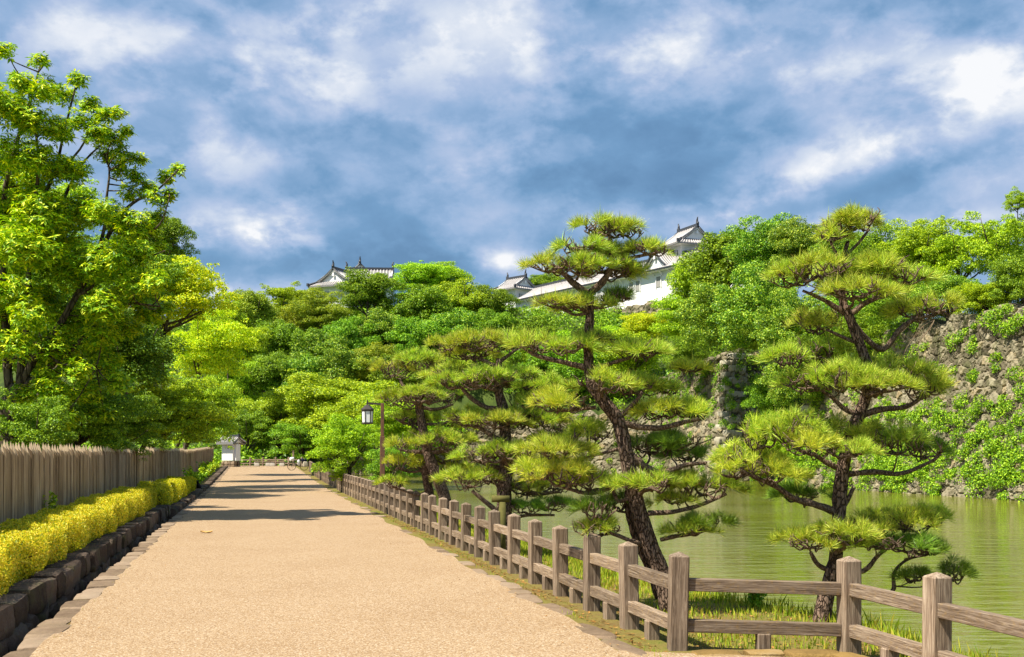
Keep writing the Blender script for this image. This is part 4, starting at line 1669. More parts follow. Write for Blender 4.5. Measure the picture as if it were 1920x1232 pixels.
def weeds(pts, label, mat='leaf_light', name='weed_plant', n=26, L=.10, seed=1, r=.22, h=.35):
    out = []
    rng = np.random.default_rng(seed)
    for (x, y, z) in pts:
        root = thing(name, (x, y, z), label if isinstance(label, str) else label[len(out)], 'plant', 'weeds by the palisade' if isinstance(label, str) else None)
        stem = MB()
        Vs = []
        for k in range(6):
            a = rng.uniform(0, 6.28)
            tip = np.array((x + math.cos(a) * r * rng.uniform(.3, 1), y + math.sin(a) * r * rng.uniform(.3, 1), z + h * rng.uniform(.6, 1.1)))
            stem.tube([(x, y, z - .03), (np.array((x, y, z)) * .5 + tip * .5 + np.array((0, 0, .05))), tip], [.008, .006, .003], 5, 2)
            for q in np.linspace(.35, 1, 6):
                c = np.array((x, y, z)) * (1 - q) + tip * q
                Vs.append(clump_leaves(rng, c, L * .9, n // 6 + 2, L, L * .5, flat=.8))
        stem.build('stem', M['grass'], root)
        V = np.vstack(Vs) - np.array(root.location)
        link('leaves', quads_mesh('leaves', V), M[mat], root)
        out.append(root)


weeds([(-8.25, 20.4, .2)], ['small wild seedling standing up between hedge and palisade, left of the sign'], n=30, L=.09, seed=2, r=.16, h=.75)
weeds([(-10.05, 28.5, .2)], ['low green weed tuft behind the hedge, right of the sign'], n=40, L=.1, seed=3, r=.4, h=.45)
weeds([(pathL(9.6) - .40, 9.6, -.33)], ['small bright weed growing up the face of the dark retaining wall'], n=26, L=.06, seed=4, r=.10, h=.45)
_g = np.random.default_rng(41)
for k in range(9):
    y = 53 + k * 5.6
    weeds([(pathL(y) - 1.1 + _g.uniform(-.2, .2), y, .05 + rise(y))],
          [('%s weed clump in the bed beyond the hedges, %s' % (('low', 'leggy', 'bushy')[k % 3], ('right behind the black cat', 'second past the cat', 'third past the cat', 'fourth past the cat', 'midway between cat and white wall end',
            'fourth before the white wall end', 'third before the white wall end', 'second before the white wall end', 'closest to the white wall end')[k]))], n=60, L=.16, seed=50 + k, r=.75, h=.75)

# small wooden notice board behind the hedge
root = thing('notice_board', P(138, 990, 22.9), 'small tan wooden notice board standing behind the golden hedge', 'sign')
c = P(138, 957, 22.9)
mb = MB()
mb.box((c[0], c[1], c[2]), (.235, .03, .17), R(8), .006)
bd = mb.build('board', M['tan_board'], root)
mb = MB()
mb.box((c[0], c[1] + .04, c[2] - .25), (.05, .04, .5), R(8))
mb.build('stake', M['cut_wood'], root)
mb = MB()
rg = np.random.default_rng(6)
for i in range(3):
    for j in range(3):
        mb.box((c[0] - .06 + .055 * j + .004, c[1] - .021 + .008 * j, c[2] + .045 - .045 * i), (.012 + .01 * rg.random(), .008, .022 * rg.uniform(.5, 1)), R(8))
mb.build('lettering', M['ink'], bd)

# ------------------------------------------------------------------ black cat sitting on the kerb
def cat():
    b = P(385, 914, 50)
    b[2] = .20 + rise(50)
    b[0] = pathL(50) - .42
    mb = MB()
    def ell(c, r, n=10, m=14):
        V = [(c[0] + r[0] * math.sin(PI * i / n) * math.cos(2 * PI * j / m), c[1] + r[1] * math.sin(PI * i / n) * math.sin(2 * PI * j / m), c[2] + r[2] * math.cos(PI * i / n)) for i in range(n + 1) for j in range(m)]
        F = [(i * m + j, (i + 1) * m + j, (i + 1) * m + (j + 1) % m, i * m + (j + 1) % m) for i in range(n) for j in range(m)]
        mb.add(V, F)
    x, y, z = b
    mb.tube([(x, y + .10, z + .04), (x, y + .06, z + .10), (x, y, z + .19), (x, y - .03, z + .27)], [.085, .10, .085, .05], 12, 3)
    ell((x, y - .05, z + .315), (.056, .062, .052))
    ell((x, y - .105, z + .302), (.026, .026, .02))
    for s in (-1, 1):
        mb.tube([(x + s * .034, y - .045, z + .34), (x + s * .042, y - .045, z + .40)], [.024, .003], 6, 1)
        mb.tube([(x + s * .04, y - .06, z + .20), (x + s * .036, y - .08, z + .09), (x + s * .036, y - .085, z + .015)], [.036, .026, .022], 8, 2)
        ell((x + s * .036, y - .105, z + .014), (.022, .034, .016))
        mb.tube([(x + s * .075, y + .08, z + .09), (x + s * .09, y - .0, z + .06), (x + s * .08, y - .05, z + .02)], [.06, .055, .024], 8, 2)
    mb.tube([(x, y + .17, z + .03), (x + .10, y + .17, z + .02), (x + .16, y + .08, z + .02), (x + .14, y - .02, z + .018)], [.026, .022, .02, .012], 8, 3)
    me = mb.mesh('cat', True, b)
    o = link('cat', me, M['cat_fur'], None, b)
    md = o.modifiers.new('skin', 'REMESH')
    md.mode = 'VOXEL'
    md.voxel_size = .009
    md.use_smooth_shade = True
    tag(o, 'black cat sitting upright on the kerb stones at the end of the second hedge', 'cat')


cat()

# ------------------------------------------------------------------ white wall end with tiled roof
def gate_wall():
    c = P(430, 880, 108)
    z0 = rise(108) - .1
    rz = R(-28)
    root = thing('plaster_wall_end', (c[0], c[1] + .6, z0), 'white plastered wall end with small tiled roof and stone foot beside the lane', 'wall', None, rz)
    root.scale = (.8, .85, 1.04)
    mb = MB()
    mb.box((0, 0, 1.5), (1.5, 1.0, 1.65))
    mb.box((-.6, .2, 1.5), (.7, 1.35, 1.64))
    mb.box((.85, .1, 1.42), (.35, .7, 1.5))
    mb.build('wall', M['plaster'], root, local=True)
    mb = MB()
    rng = np.random.default_rng(3)
    for z in (.12, .45):
        for i in range(4):
            mb.stone((-.78 + .52 * i, -.35, z), (.54, .5, .36), rng.uniform(-.1, .1), rng, .14, 5)
            mb.stone((-.78 + .52 * i, .3, z), (.54, .5, .36), rng.uniform(-.1, .1), rng, .14, 5)
    mb.build('stone_foot', M['edge_stone'], root, smooth=True, local=True)
    bed, ribs, rg = MB(), MB(), MB()
    for s in (-1, 1):
        roof_slope(bed, ribs, (-1.3, s * 1.05, 2.35), (1.35, s * 1.05, 2.35), (-1.15, 0, 2.85), (1.2, 0, 2.85), .1, .27, .055)
    rf = bed.build('roof', M['roof_tile'], root, local=True)
    ribs.build('tile_ribs', M['roof_rib'], rf, smooth=True, local=True)
    rg.box((0, 0, 2.92), (2.5, .26, .2))
    rg.box((1.25, 0, 2.95), (.14, .34, .32))
    rg.build('ridge', M['ridge_tile'], rf, local=True)
    mb = MB()
    mb.add([(1.1, -.8, 2.3), (1.1, .8, 2.3), (1.1, 0, 2.75)], None, [(0, 1, 2)])
    mb.box((0, 0, 2.33), (2.0, 1.4, .08))
    mb.build('gable', M['plaster'], root, local=True)


gate_wall()

# benches, pole and bicycle at the lane end
def bench(px0, px1, legs, label):
    a, b = P(px0, 870, 112), P(px1, 870, 112)
    z = rise(112)
    root = thing('bench', ((a[0] + b[0]) / 2, 112, z), label, 'bench', 'stone-legged benches at the lane end')
    mb = MB()
    mb.box(((a[0] + b[0]) / 2, 112, z + .46), (b[0] - a[0], .45, .09), 0, .01)
    mb.build('seat', M['rail_wood'], root)
    for px in legs:
        q = P(px, 870, 112)
        mb = MB()
        mb.stone((q[0], 112, z + .2), (.5, .4, .42), 0, np.random.default_rng(int(px)), .05, 9)
        mb.build('leg', M['pale_stone'], root, smooth=True)


bench(478, 508, (482, 503), 'wooden bench with pale stone legs in the shade, left one at the lane end')
bench(508.5, 534, (511, 529), 'wooden bench with pale stone legs, right one at the lane end')
q = P(550, 871, 111)
root = thing('wooden_pole', (q[0], q[1], rise(111)), 'slim brown pole standing behind the bicycle at the lane end', 'pole')
mb = MB()
mb.box((q[0], q[1], rise(111) + .72), (.16, .16, 1.5), 0, .01)
pl = mb.build('shaft', M['post_wood'], root)
mb = MB()
mb.box((q[0], q[1], rise(111) + 1.5), (.2, .2, .07), 0, .01)
mb.build('cap', M['post_wood'], pl)


def bicycle():
    b = P(566, 889, 93)
    b[0] = fenceX(93) - .75
    b[2] = rise(93)
    root = thing('bicycle', b, 'loaded touring bicycle with white front bag parked against the far fence', 'bicycle', None, R(205))
    r = .34
    def wheel(x):
        mb = MB()
        n, m = 26, 8
        V, F = [], []
        for i in range(n):
            a = 2 * PI * i / n
            for j in range(m):
                t = 2 * PI * j / m
                V.append((x + (r + .022 * math.cos(t)) * math.cos(a), .022 * math.sin(t), r + .02 + (r + .022 * math.cos(t)) * math.sin(a)))
        for i in range(n):
            for j in range(m):
                F.append((i * m + j, ((i + 1) % n) * m + j, ((i + 1) % n) * m + (j + 1) % m, i * m + (j + 1) % m))
        mb.add(V, F)
        w = mb.build('wheel', M['rubber'], root, smooth=True, local=True)
        sp = MB()
        for i in range(14):
            a = 2 * PI * i / 14
            sp.tube([(x, 0, r + .02), (x + r * math.cos(a), 0, r + .02 + r * math.sin(a))], .004, 4, 1)
        sp.tube([(x, -.05, r + .02), (x, .05, r + .02)], .03, 8, 1)
        sp.build('spokes', M['steel'], w, local=True)
    wheel(.53)
    wheel(-.50)
    f = MB()
    bb, seat, head, ra = (-.06, 0, .30), (-.20, 0, .84), (.36, 0, .82), (-.50, 0, .36)
    for a_, b_ in ((bb, seat), (seat, head), (bb, (.39, 0, .70)), (bb, ra), (seat, ra), (head, (.40, 0, .66)), ((.40, 0, .66), (.53, 0, .36)), (head, (.34, 0, .98))):
        f.tube([a_, b_], .018, 8, 1)
    f.build('frame', M['steel'], root, smooth=True, local=True)
    mb = MB()
    mb.tube([(.22, -.26, 1.0), (.34, -.18, 1.03), (.36, 0, 1.0), (.34, .18, 1.03), (.22, .26, 1.0)], .015, 7, 3)
    mb.build('handlebar', M['rubber'], root, smooth=True, local=True)
    mb = MB()
    mb.stone((-.22, 0, .90), (.27, .15, .08), 0, np.random.default_rng(2), .08, 3)
    mb.build('saddle', M['rubber'], root, smooth=True, local=True)
    mb = MB()
    mb.stone((.52, 0, .92), (.34, .36, .32), 0, np.random.default_rng(3), .12, 3.5)
    mb.build('front_bag', M['white_cloth'], root, smooth=True, local=True)
    for s in (-1, 1):
        mb = MB()
        mb.stone((-.56, s * .17, .50), (.36, .16, .44), 0, np.random.default_rng(4), .08, 5)
        mb.build('pannier', M['cream_bag'], root, smooth=True, local=True)
    mb = MB()
    mb.stone((-.46, 0, .84), (.5, .42, .26), 0, np.random.default_rng(5), .14, 3)
    mb.build('bedroll', M['navy_cloth'], root, smooth=True, local=True)
    mb = MB()
    mb.stone((-.02, .08, .62), (.22, .2, .5), 0, np.random.default_rng(9), .2, 3)
    mb.build('hanging_jacket', M['white_cloth'], root, smooth=True, local=True)


bicycle()

# ------------------------------------------------------------------ lantern
def lantern():
    Z = 37.0
    b = P(717, 945, Z)
    b[2] = -.05
    root = thing('street_lamp', b, 'rust-brown square lamp post with a hanging six-sided white lantern behind the fence', 'street lamp')
    top = P(717, 756, Z)[2]
    midz = P(717, 818, Z)[2]
    mb = MB()
    mb.box((b[0], b[1], (midz - .05) / 2), (.155, .155, midz + .05), R(8), .01)
    mb.build('lower_post', M['rust'], root)
    mb = MB()
    mb.box((b[0], b[1], (midz + top) / 2 + .001), (.105, .105, top - midz), R(8), .01)
    mb.build('upper_post', M['rust'], root)
    lx = P(689, 0, Z)[0]
    mb = MB()
    mb.bar((b[0] + .05, b[1], top - .035), (lx - .03, b[1], top + .0), .05, .06)
    mb.tube([(lx, b[1], top + .10), (lx, b[1], top - .10)], .022, 8, 1)
    mb.build('arm', M['iron'], root)
    zt, zb = P(0, 768, Z)[2], P(0, 793.5, Z)[2]
    n = 6
    rt = .178
    def hexring(r, z, ph=R(10)):
        return [(lx + r * math.cos(ph + 2 * PI * i / n), b[1] + r * math.sin(ph + 2 * PI * i / n), z) for i in range(n)]
    mb = MB()
    V = hexring(.02, zt + .17) + hexring(.06, zt + .15) + hexring(rt + .03, zt + .015) + hexring(rt + .035, zt - .02) + hexring(rt, zt - .03)
    F = [(k * n + i, k * n + (i + 1) % n, (k + 1) * n + (i + 1) % n, (k + 1) * n + i) for k in range(4) for i in range(n)]
    mb.add(V, F)
    mb.build('lantern_roof', M['iron'], root)
    mb = MB()
    ring_t, ring_b = hexring(rt, zt), hexring(rt * .93, zb)
    for i in range(n):
        j = (i + 1) % n
        mb.bar(ring_t[i], ring_b[i], .03, .03, (1, 0.2, 0))
        mb.bar(ring_b[i], ring_b[j], .035, .05)
        mb.bar(np.array(ring_t[i]) - np.array((0, 0, .03)), np.array(ring_t[j]) - np.array((0, 0, .03)), .03, .045)
    V = hexring(.0, zb - .03) + hexring(rt * .95, zb - .02)
    mb.add(V, [(i, (i + 1) % n, n + (i + 1) % n, n + i) for i in range(n)])
    fr = mb.build('lantern_frame', M['iron'], root)
    for i in range(n):
        j = (i + 1) % n
        cen = np.array((lx, b[1], 0))
        def inn(p, k=.95):
            p = np.array(p)
            return np.array((lx + (p[0] - lx) * k, b[1] + (p[1] - b[1]) * k, p[2]))
        mb = MB()
        q = [inn(p, 1.02) for p in (ring_t[i], ring_t[j], ring_b[j], ring_b[i])]
        q2 = [inn(p, .96) for p in (ring_t[i], ring_t[j], ring_b[j], ring_b[i])]
        mb.add(q + q2, [(0, 1, 2, 3), (7, 6, 5, 4), (0, 4, 5, 1), (2, 6, 7, 3)])
        mb.build('pane', M['frost'], fr)


lantern()

# ------------------------------------------------------------------ pines


def needle_tris(rng, base, direc, n, L, w, spread):
    """n needles from each tuft: base (k,3), direc (k,3)"""
    k = len(base)
    d = np.repeat(unit(direc), n, 0)
    t = unit(rng.normal(size=(k * n, 3)))
    a = np.tan(np.minimum(rng.random(k * n) ** .6 * spread, 1.35))[:, None]
    side = unit(t - d * np.sum(t * d, 1)[:, None])
    dd = unit(d + side * a)
    ln = L * rng.uniform(.7, 1.15, (k * n, 1))
    b = np.repeat(base, n, 0) + dd * .004 + rng.normal(size=(k * n, 3)) * .006
    s2 = unit(np.cross(dd, rng.normal(size=(k * n, 3))))
    tip = b + dd * ln
    tip[:, 2] -= ln[:, 0] * .06
    mid = b + dd * ln * .35
    v = np.stack([b, mid + s2 * w / 2, tip, mid - s2 * w / 2], 1)
    return v.reshape(-1, 3)


def pine(Z, label, trunks, pads, limbs=(), seed=1, needle=.14, nw=.0047, dens=180, per=42, ground=None, wscale=1.0):
    """trunks/limbs: lists of (px, py, width_px[, dz]); pads: (px, py, hw, hh[, dz, mat]) in photo pixels at distance Z"""
    rng = np.random.default_rng(seed)
    b0 = P(trunks[0][0][0], trunks[0][0][1], Z)
    root = thing('pine_tree', b0, label, 'pine tree', 'shaped black pines on the bank')
    tb = MB()
    nodes = []
    def to3(t):
        p = P(t[0], t[1], Z)
        s = 1.0
        if len(t) > 3:
            p = P(t[0], t[1], Z + t[3])
        return p, S(t[2], Z) / 2 * .66
    for tr in trunks:
        pts, rad = zip(*[to3(t) for t in tr])
        pts = list(pts)
        rad = list(rad)
        tb.tube(pts, rad, 14, 4, rng, .07)
        for a, b, ra, rb in zip(pts[:-1], pts[1:], rad[:-1], rad[1:]):
            for q in np.linspace(0, 1, 5):
                nodes.append((a * (1 - q) + b * q, ra * (1 - q) + rb * q))
    tb.build('trunk', M['pine_bark'], root, smooth=True)
    bb = MB()
    for lm in limbs:
        pts, rad = zip(*[to3(t) for t in lm])
        bb.tube(list(pts), list(rad), 9, 4, rng, .12)
        for a, b, ra, rb in zip(pts[:-1], pts[1:], rad[:-1], rad[1:]):
            for q in np.linspace(0, 1, 4):
                nodes.append((a * (1 - q) + b * q, (ra * (1 - q) + rb * q) * .8))
    NP = np.array([n[0] for n in nodes])
    NR = np.array([n[1] for n in nodes])
    for pd in pads:
        dz = pd[4] if len(pd) > 4 and pd[4] is not None else rng.uniform(-.25, .25) * S(pd[2], Z) * 1.2
        mat = pd[5] if len(pd) > 5 else 'needles'
        C = P(pd[0], pd[1], Z + dz)
        rx, hh = S(pd[2], Z) * 1.08, S(pd[3], Z) * .98
        ry = rx * rng.uniform(.72, .95)
        if rx > .5:
            ry = min(ry, .75)
        bot = C + np.array((0, 0, -hh * .8))
        # limb from the nearest wood below
        w = np.linalg.norm(NP - bot, axis=1) + np.maximum(0, NP[:, 2] - bot[2]) * 1.5
        i = int(np.argmin(w))
        st, sr = NP[i], NR[i]
        dist = np.linalg.norm(bot - st)
        r0 = float(np.clip(sr * .55, .014, .05)) * min(1.0, .5 + rx)
        if dist > .12:
            m1 = st * .62 + bot * .38 + np.array((0, 0, -.10 * dist)) + rng.normal(size=3) * .05 * dist
            m2 = st * .25 + bot * .75 + np.array((0, 0, -.05 * dist)) + rng.normal(size=3) * .06 * dist
            bb.tube([st, m1, m2, bot], [r0, r0 * .8, r0 * .65, r0 * .5], 7, 3, rng, .14)
        # branchlets spreading under the pad
        nb = int(np.clip(rx * 26, 7, 26))
        tips = []
        for k in range(nb):
            a = 2 * PI * k / nb + rng.uniform(-.3, .3)
            q = rng.uniform(.55, .98)
            e = C + np.array((math.cos(a) * rx * q, math.sin(a) * ry * q, hh * rng.uniform(-.35, .15)))
            m = bot * .5 + e * .5 + np.array((0, 0, -hh * rng.uniform(.1, .6))) + rng.normal(size=3) * .05 * rx
            m0 = bot * .82 + e * .18 + rng.normal(size=3) * .03 * rx
            bb.tube([bot, m0, m, e], [max(.012, r0 * .5), max(.011, r0 * .45), max(.009, r0 * .36), .005], 6, 3, rng, .12)
            for s in range(4):
                e2 = m * rng.uniform(.2, .7) + e * rng.uniform(.3, .6)
                f = rng.uniform(.3, .9)
                s0 = m * (1 - f) + e * f
                e2 = s0 + np.array((rng.normal() * .22 * rx, rng.normal() * .22 * ry, hh * rng.uniform(.4, 1.1)))
                bb.tube([s0, s0 * .5 + e2 * .5 + rng.normal(size=3) * .02, e2], [.008, .007, .004], 5, 2)
        nt = int(dens * PI * rx * ry * 1.15) + 14
        ang = rng.uniform(0, 2 * PI, nt)
        rr = np.sqrt(rng.random(nt)) * (1 + .10 * np.sin(3 * ang + rng.uniform(0, 6)) + .07 * np.sin(7 * ang))
        # tufts gather in small sprays with gaps between them
        nsub = max(5, nt // 9)
        sub = rng.integers(0, nsub, nt)
        qx = (rr * np.cos(ang))[:nsub][sub] + rng.normal(size=nt) * .055 / max(rx, .2)
        qy = (rr * np.sin(ang))[:nsub][sub] + rng.normal(size=nt) * .055 / max(ry, .2)
        rr, ang = np.hypot(qx, qy), np.arctan2(qy, qx)
        lift = rng.uniform(-.18, .20, nsub)[sub]
        lumpy = 1 + .25 * np.sin(ang * 4 + rr * 6)
        dome = np.clip(1 - .85 * rr ** 2, 0, 1)
        zz = hh * (dome * (.30 + .80 * rng.random(nt) ** .7) * lumpy - .10 + lift)
        base = np.stack([C[0] + np.cos(ang) * rr * rx, C[1] + np.sin(ang) * rr * ry, C[2] + zz - .03], 1)
        dirc = np.stack([np.cos(ang) * rr * .75, np.sin(ang) * rr * .75, np.full(nt, .85)], 1) + rng.normal(size=(nt, 3)) * .40
        V = [needle_tris(rng, base, dirc, per, needle, nw, 1.05)]
        nc = max(2, nt // 16)
        ci = rng.integers(0, nt, nc)
        cd_ = np.tile(np.array((0, 0, 1.)), (nc, 1)) + rng.normal(size=(nc, 3)) * .10
        V.append(needle_tris(rng, base[ci] + np.array((0, 0, .02)), cd_, 2, needle * 1.35, nw * 1.9, .08))
        V = np.vstack(V) - b0
        link('needle_pad', quads_mesh('needle_pad', V), M[mat], root)
    bb.build('branches', M['branch_bark'], root, smooth=True)
    return root


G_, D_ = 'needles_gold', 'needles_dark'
pine(13.0, 'tall layered pine with a leaning double trunk, topmost pads against the castle gallery',
     [[(1258, 1150, 56), (1243, 1085, 50), (1222, 1030, 47), (1200, 965, 45), (1186, 910, 43), (1172, 840, 41), (1160, 790, 40), (1135, 757, 38), (1112, 725, 33), (1104, 690, 30), (1103, 640, 26), (1106, 595, 26), (1104, 560, 26), (1108, 545, 24)],
      [(1240, 1120, 38, .22), (1218, 1062, 30, .22), (1194, 1010, 26, .22), (1180, 960, 24, .2), (1178, 920, 20, .1)]],
     [(1120, 426, 40, 17, .0), (1168, 430, 40, 17, .1), (1092, 463, 42, 15, -.1), (1140, 468, 38, 16, .2), (1214, 466, 42, 14, .0), (1032, 497, 44, 16, .0), (1088, 500, 48, 19, -.15), (1140, 500, 44, 18, .1), (1168, 508, 30, 12, .2),
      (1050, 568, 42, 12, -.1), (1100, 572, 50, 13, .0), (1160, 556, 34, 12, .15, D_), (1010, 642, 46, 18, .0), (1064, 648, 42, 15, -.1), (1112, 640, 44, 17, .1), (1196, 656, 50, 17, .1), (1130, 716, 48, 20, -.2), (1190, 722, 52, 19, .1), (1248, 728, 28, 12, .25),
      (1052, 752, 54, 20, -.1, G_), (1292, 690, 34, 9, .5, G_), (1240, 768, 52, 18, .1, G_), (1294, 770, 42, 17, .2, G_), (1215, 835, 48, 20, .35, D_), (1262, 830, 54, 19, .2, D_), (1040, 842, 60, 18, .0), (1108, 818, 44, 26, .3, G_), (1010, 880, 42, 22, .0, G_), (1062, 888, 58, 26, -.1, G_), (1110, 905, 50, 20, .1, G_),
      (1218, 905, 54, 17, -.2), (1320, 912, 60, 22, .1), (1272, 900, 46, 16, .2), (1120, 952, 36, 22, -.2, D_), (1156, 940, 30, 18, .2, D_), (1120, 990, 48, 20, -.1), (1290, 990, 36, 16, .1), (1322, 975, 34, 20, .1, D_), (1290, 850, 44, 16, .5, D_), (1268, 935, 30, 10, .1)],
     [[(1108, 555, 20), (1080, 535, 20), (1055, 512, 16), (1035, 505, 12)], [(1106, 550, 22), (1130, 528, 20), (1146, 500, 17), (1146, 470, 15), (1142, 440, 12)], [(1150, 492, 9), (1190, 482, 9), (1240, 472, 7)], [(1148, 470, 9), (1110, 470, 9), (1070, 465, 7)],
      [(1100, 690, 20), (1060, 680, 15), (1010, 668, 13), (975, 648, 10)], [(1106, 692, 13), (1150, 680, 11), (1190, 668, 10), (1225, 660, 7)], [(1118, 764, 12), (1075, 768, 12), (1040, 772, 8)], [(1158, 790, 20), (1195, 800, 18), (1240, 802, 16), (1290, 790, 12), (1320, 785, 7)],
      [(1160, 785, 16), (1190, 755, 13), (1205, 735, 10)], [(1178, 850, 26), (1215, 880, 24), (1245, 886, 20), (1285, 872, 14), (1325, 868, 9)], [(1215, 962, 16), (1260, 960, 13), (1310, 948, 12), (1362, 926, 9)], [(1186, 930, 12), (1160, 940, 12), (1148, 915, 10)],
      [(1200, 1020, 14, -.1), (1160, 1005, 12, -.1), (1125, 990, 10, -.1), (1105, 985, 6, -.1)], [(1238, 1012, 13), (1270, 1005, 13), (1305, 998, 16), (1338, 990, 10)], [(1164, 840, 10), (1130, 850, 9), (1090, 860, 7)], [(1168, 905, 14), (1110, 925, 12), (1060, 915, 9)]], seed=3)
pine(12.6, 'big tiered pine with a twisting trunk standing free over the water at the right',
     [[(1540, 1200, 64), (1542, 1150, 50), (1556, 1090, 42), (1568, 1040, 38), (1572, 985, 38), (1574, 940, 40), (1578, 895, 40), (1586, 850, 34), (1596, 810, 34), (1612, 775, 36), (1626, 735, 30), (1630, 700, 28), (1618, 660, 28), (1606, 630, 28), (1594, 598, 26), (1582, 570, 24), (1578, 540, 18), (1580, 500, 14), (1584, 475, 13), (1590, 452, 11)]],
     [(1578, 425, 36, 20, .0), (1612, 412, 44, 22, .05), (1562, 440, 26, 14, -.1),
      (1488, 518, 46, 22, .0), (1540, 502, 54, 26, -.2), (1592, 508, 56, 30, .1), (1648, 500, 52, 26, -.05), (1694, 515, 36, 22, .1), (1600, 545, 66, 20, -.4),
      (1716, 580, 44, 20, .05), (1760, 572, 40, 20, .0), (1530, 604, 46, 24, .3), (1480, 668, 40, 20, .0), (1530, 656, 50, 24, .2),
      (1510, 715, 48, 20, -.1), (1570, 706, 58, 28, -.3), (1630, 698, 58, 28, .1), (1690, 700, 52, 28, .05), (1736, 725, 40, 24, .0), (1650, 722, 60, 18, -.45),
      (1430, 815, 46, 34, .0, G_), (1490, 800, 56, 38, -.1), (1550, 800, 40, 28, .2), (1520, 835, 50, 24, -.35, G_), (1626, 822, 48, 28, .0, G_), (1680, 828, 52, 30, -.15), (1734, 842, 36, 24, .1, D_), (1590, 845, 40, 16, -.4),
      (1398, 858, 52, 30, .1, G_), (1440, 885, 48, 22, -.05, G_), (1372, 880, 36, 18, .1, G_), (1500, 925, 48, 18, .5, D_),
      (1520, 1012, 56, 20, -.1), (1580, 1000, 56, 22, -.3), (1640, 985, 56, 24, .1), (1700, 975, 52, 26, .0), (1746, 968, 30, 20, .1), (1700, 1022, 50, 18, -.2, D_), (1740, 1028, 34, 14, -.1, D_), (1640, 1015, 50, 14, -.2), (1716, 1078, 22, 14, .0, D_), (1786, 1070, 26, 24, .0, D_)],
     [[(1600, 605, 16), (1625, 635, 16), (1656, 655, 17), (1684, 622, 16), (1712, 600, 13), (1745, 592, 8)], [(1590, 590, 18), (1565, 575, 16), (1540, 560, 12), (1505, 545, 8)], [(1594, 590, 16), (1620, 570, 15), (1650, 555, 13), (1672, 542, 8)], [(1582, 500, 9), (1565, 470, 9), (1556, 450, 6)], [(1586, 480, 9), (1610, 455, 9), (1630, 430, 6)],
      [(1610, 645, 11), (1580, 632, 10), (1550, 618, 7)], [(1616, 778, 18), (1585, 768, 14), (1560, 745, 12), (1540, 732, 8)], [(1612, 780, 20), (1650, 768, 18), (1700, 762, 14), (1745, 735, 9)], [(1580, 880, 18), (1555, 870, 15), (1530, 855, 12), (1505, 845, 8)], [(1584, 890, 18), (1640, 885, 16), (1690, 888, 13), (1740, 868, 10), (1765, 852, 6)],
      [(1572, 962, 24), (1535, 948, 20), (1490, 935, 16), (1455, 912, 16), (1415, 895, 12), (1385, 880, 7)], [(1580, 905, 14), (1565, 930, 14), (1570, 955, 16), (1585, 945, 14), (1600, 915, 12)], [(1570, 1075, 16), (1535, 1060, 14), (1520, 1035, 10)], [(1570, 1078, 16), (1620, 1070, 14), (1648, 1040, 12), (1690, 1010, 9), (1735, 1000, 7)],
      [(1560, 1110, 18), (1620, 1120, 16), (1672, 1110, 13), (1676, 1075, 10), (1700, 1050, 8), (1740, 1040, 6)]], seed=8)
pine(20.0, 'spreading pine with flat stacked pads held by a mossy prop, middle of the bank',
     [[(950, 1040, 50), (947, 980, 44), (945, 930, 42), (948, 890, 42), (950, 850, 34), (947, 810, 32), (944, 770, 32), (936, 740, 26), (934, 700, 22), (936, 672, 16)]],
     [(845, 645, 44, 18, .0), (900, 640, 54, 19, -.2), (950, 640, 40, 18, .2), (880, 662, 50, 14, .3), (858, 715, 46, 17, .0), (910, 712, 54, 20, -.3), (966, 706, 54, 20, .2), (1012, 720, 40, 20, .1),
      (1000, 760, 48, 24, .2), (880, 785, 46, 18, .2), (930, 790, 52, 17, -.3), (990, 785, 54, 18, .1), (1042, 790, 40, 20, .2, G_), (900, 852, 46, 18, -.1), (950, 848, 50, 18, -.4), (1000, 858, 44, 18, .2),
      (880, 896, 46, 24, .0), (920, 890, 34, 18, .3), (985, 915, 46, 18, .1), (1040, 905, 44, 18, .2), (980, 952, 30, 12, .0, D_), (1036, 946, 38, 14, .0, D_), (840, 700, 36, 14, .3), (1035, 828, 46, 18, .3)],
     [[(945, 765, 18), (915, 765, 14), (888, 750, 14), (866, 728, 10)], [(945, 775, 20), (968, 786, 16), (990, 765, 13), (1012, 745, 8)], [(948, 832, 16), (920, 815, 13), (895, 800, 9)], [(950, 836, 14), (990, 828, 12), (1030, 815, 9), (1058, 810, 6)], [(946, 880, 16), (915, 872, 12), (890, 862, 8)],
      [(946, 970, 18), (915, 945, 14), (885, 920, 10)], [(960, 905, 18), (1000, 925, 13), (1050, 922, 9)], [(952, 975, 12), (990, 966, 9), (1040, 966, 7)], [(936, 690, 14), (915, 680, 12), (890, 668, 9)], [(936, 680, 12), (955, 665, 10), (968, 655, 7)]], seed=12, nw=.0068, needle=.16, dens=115, per=34)
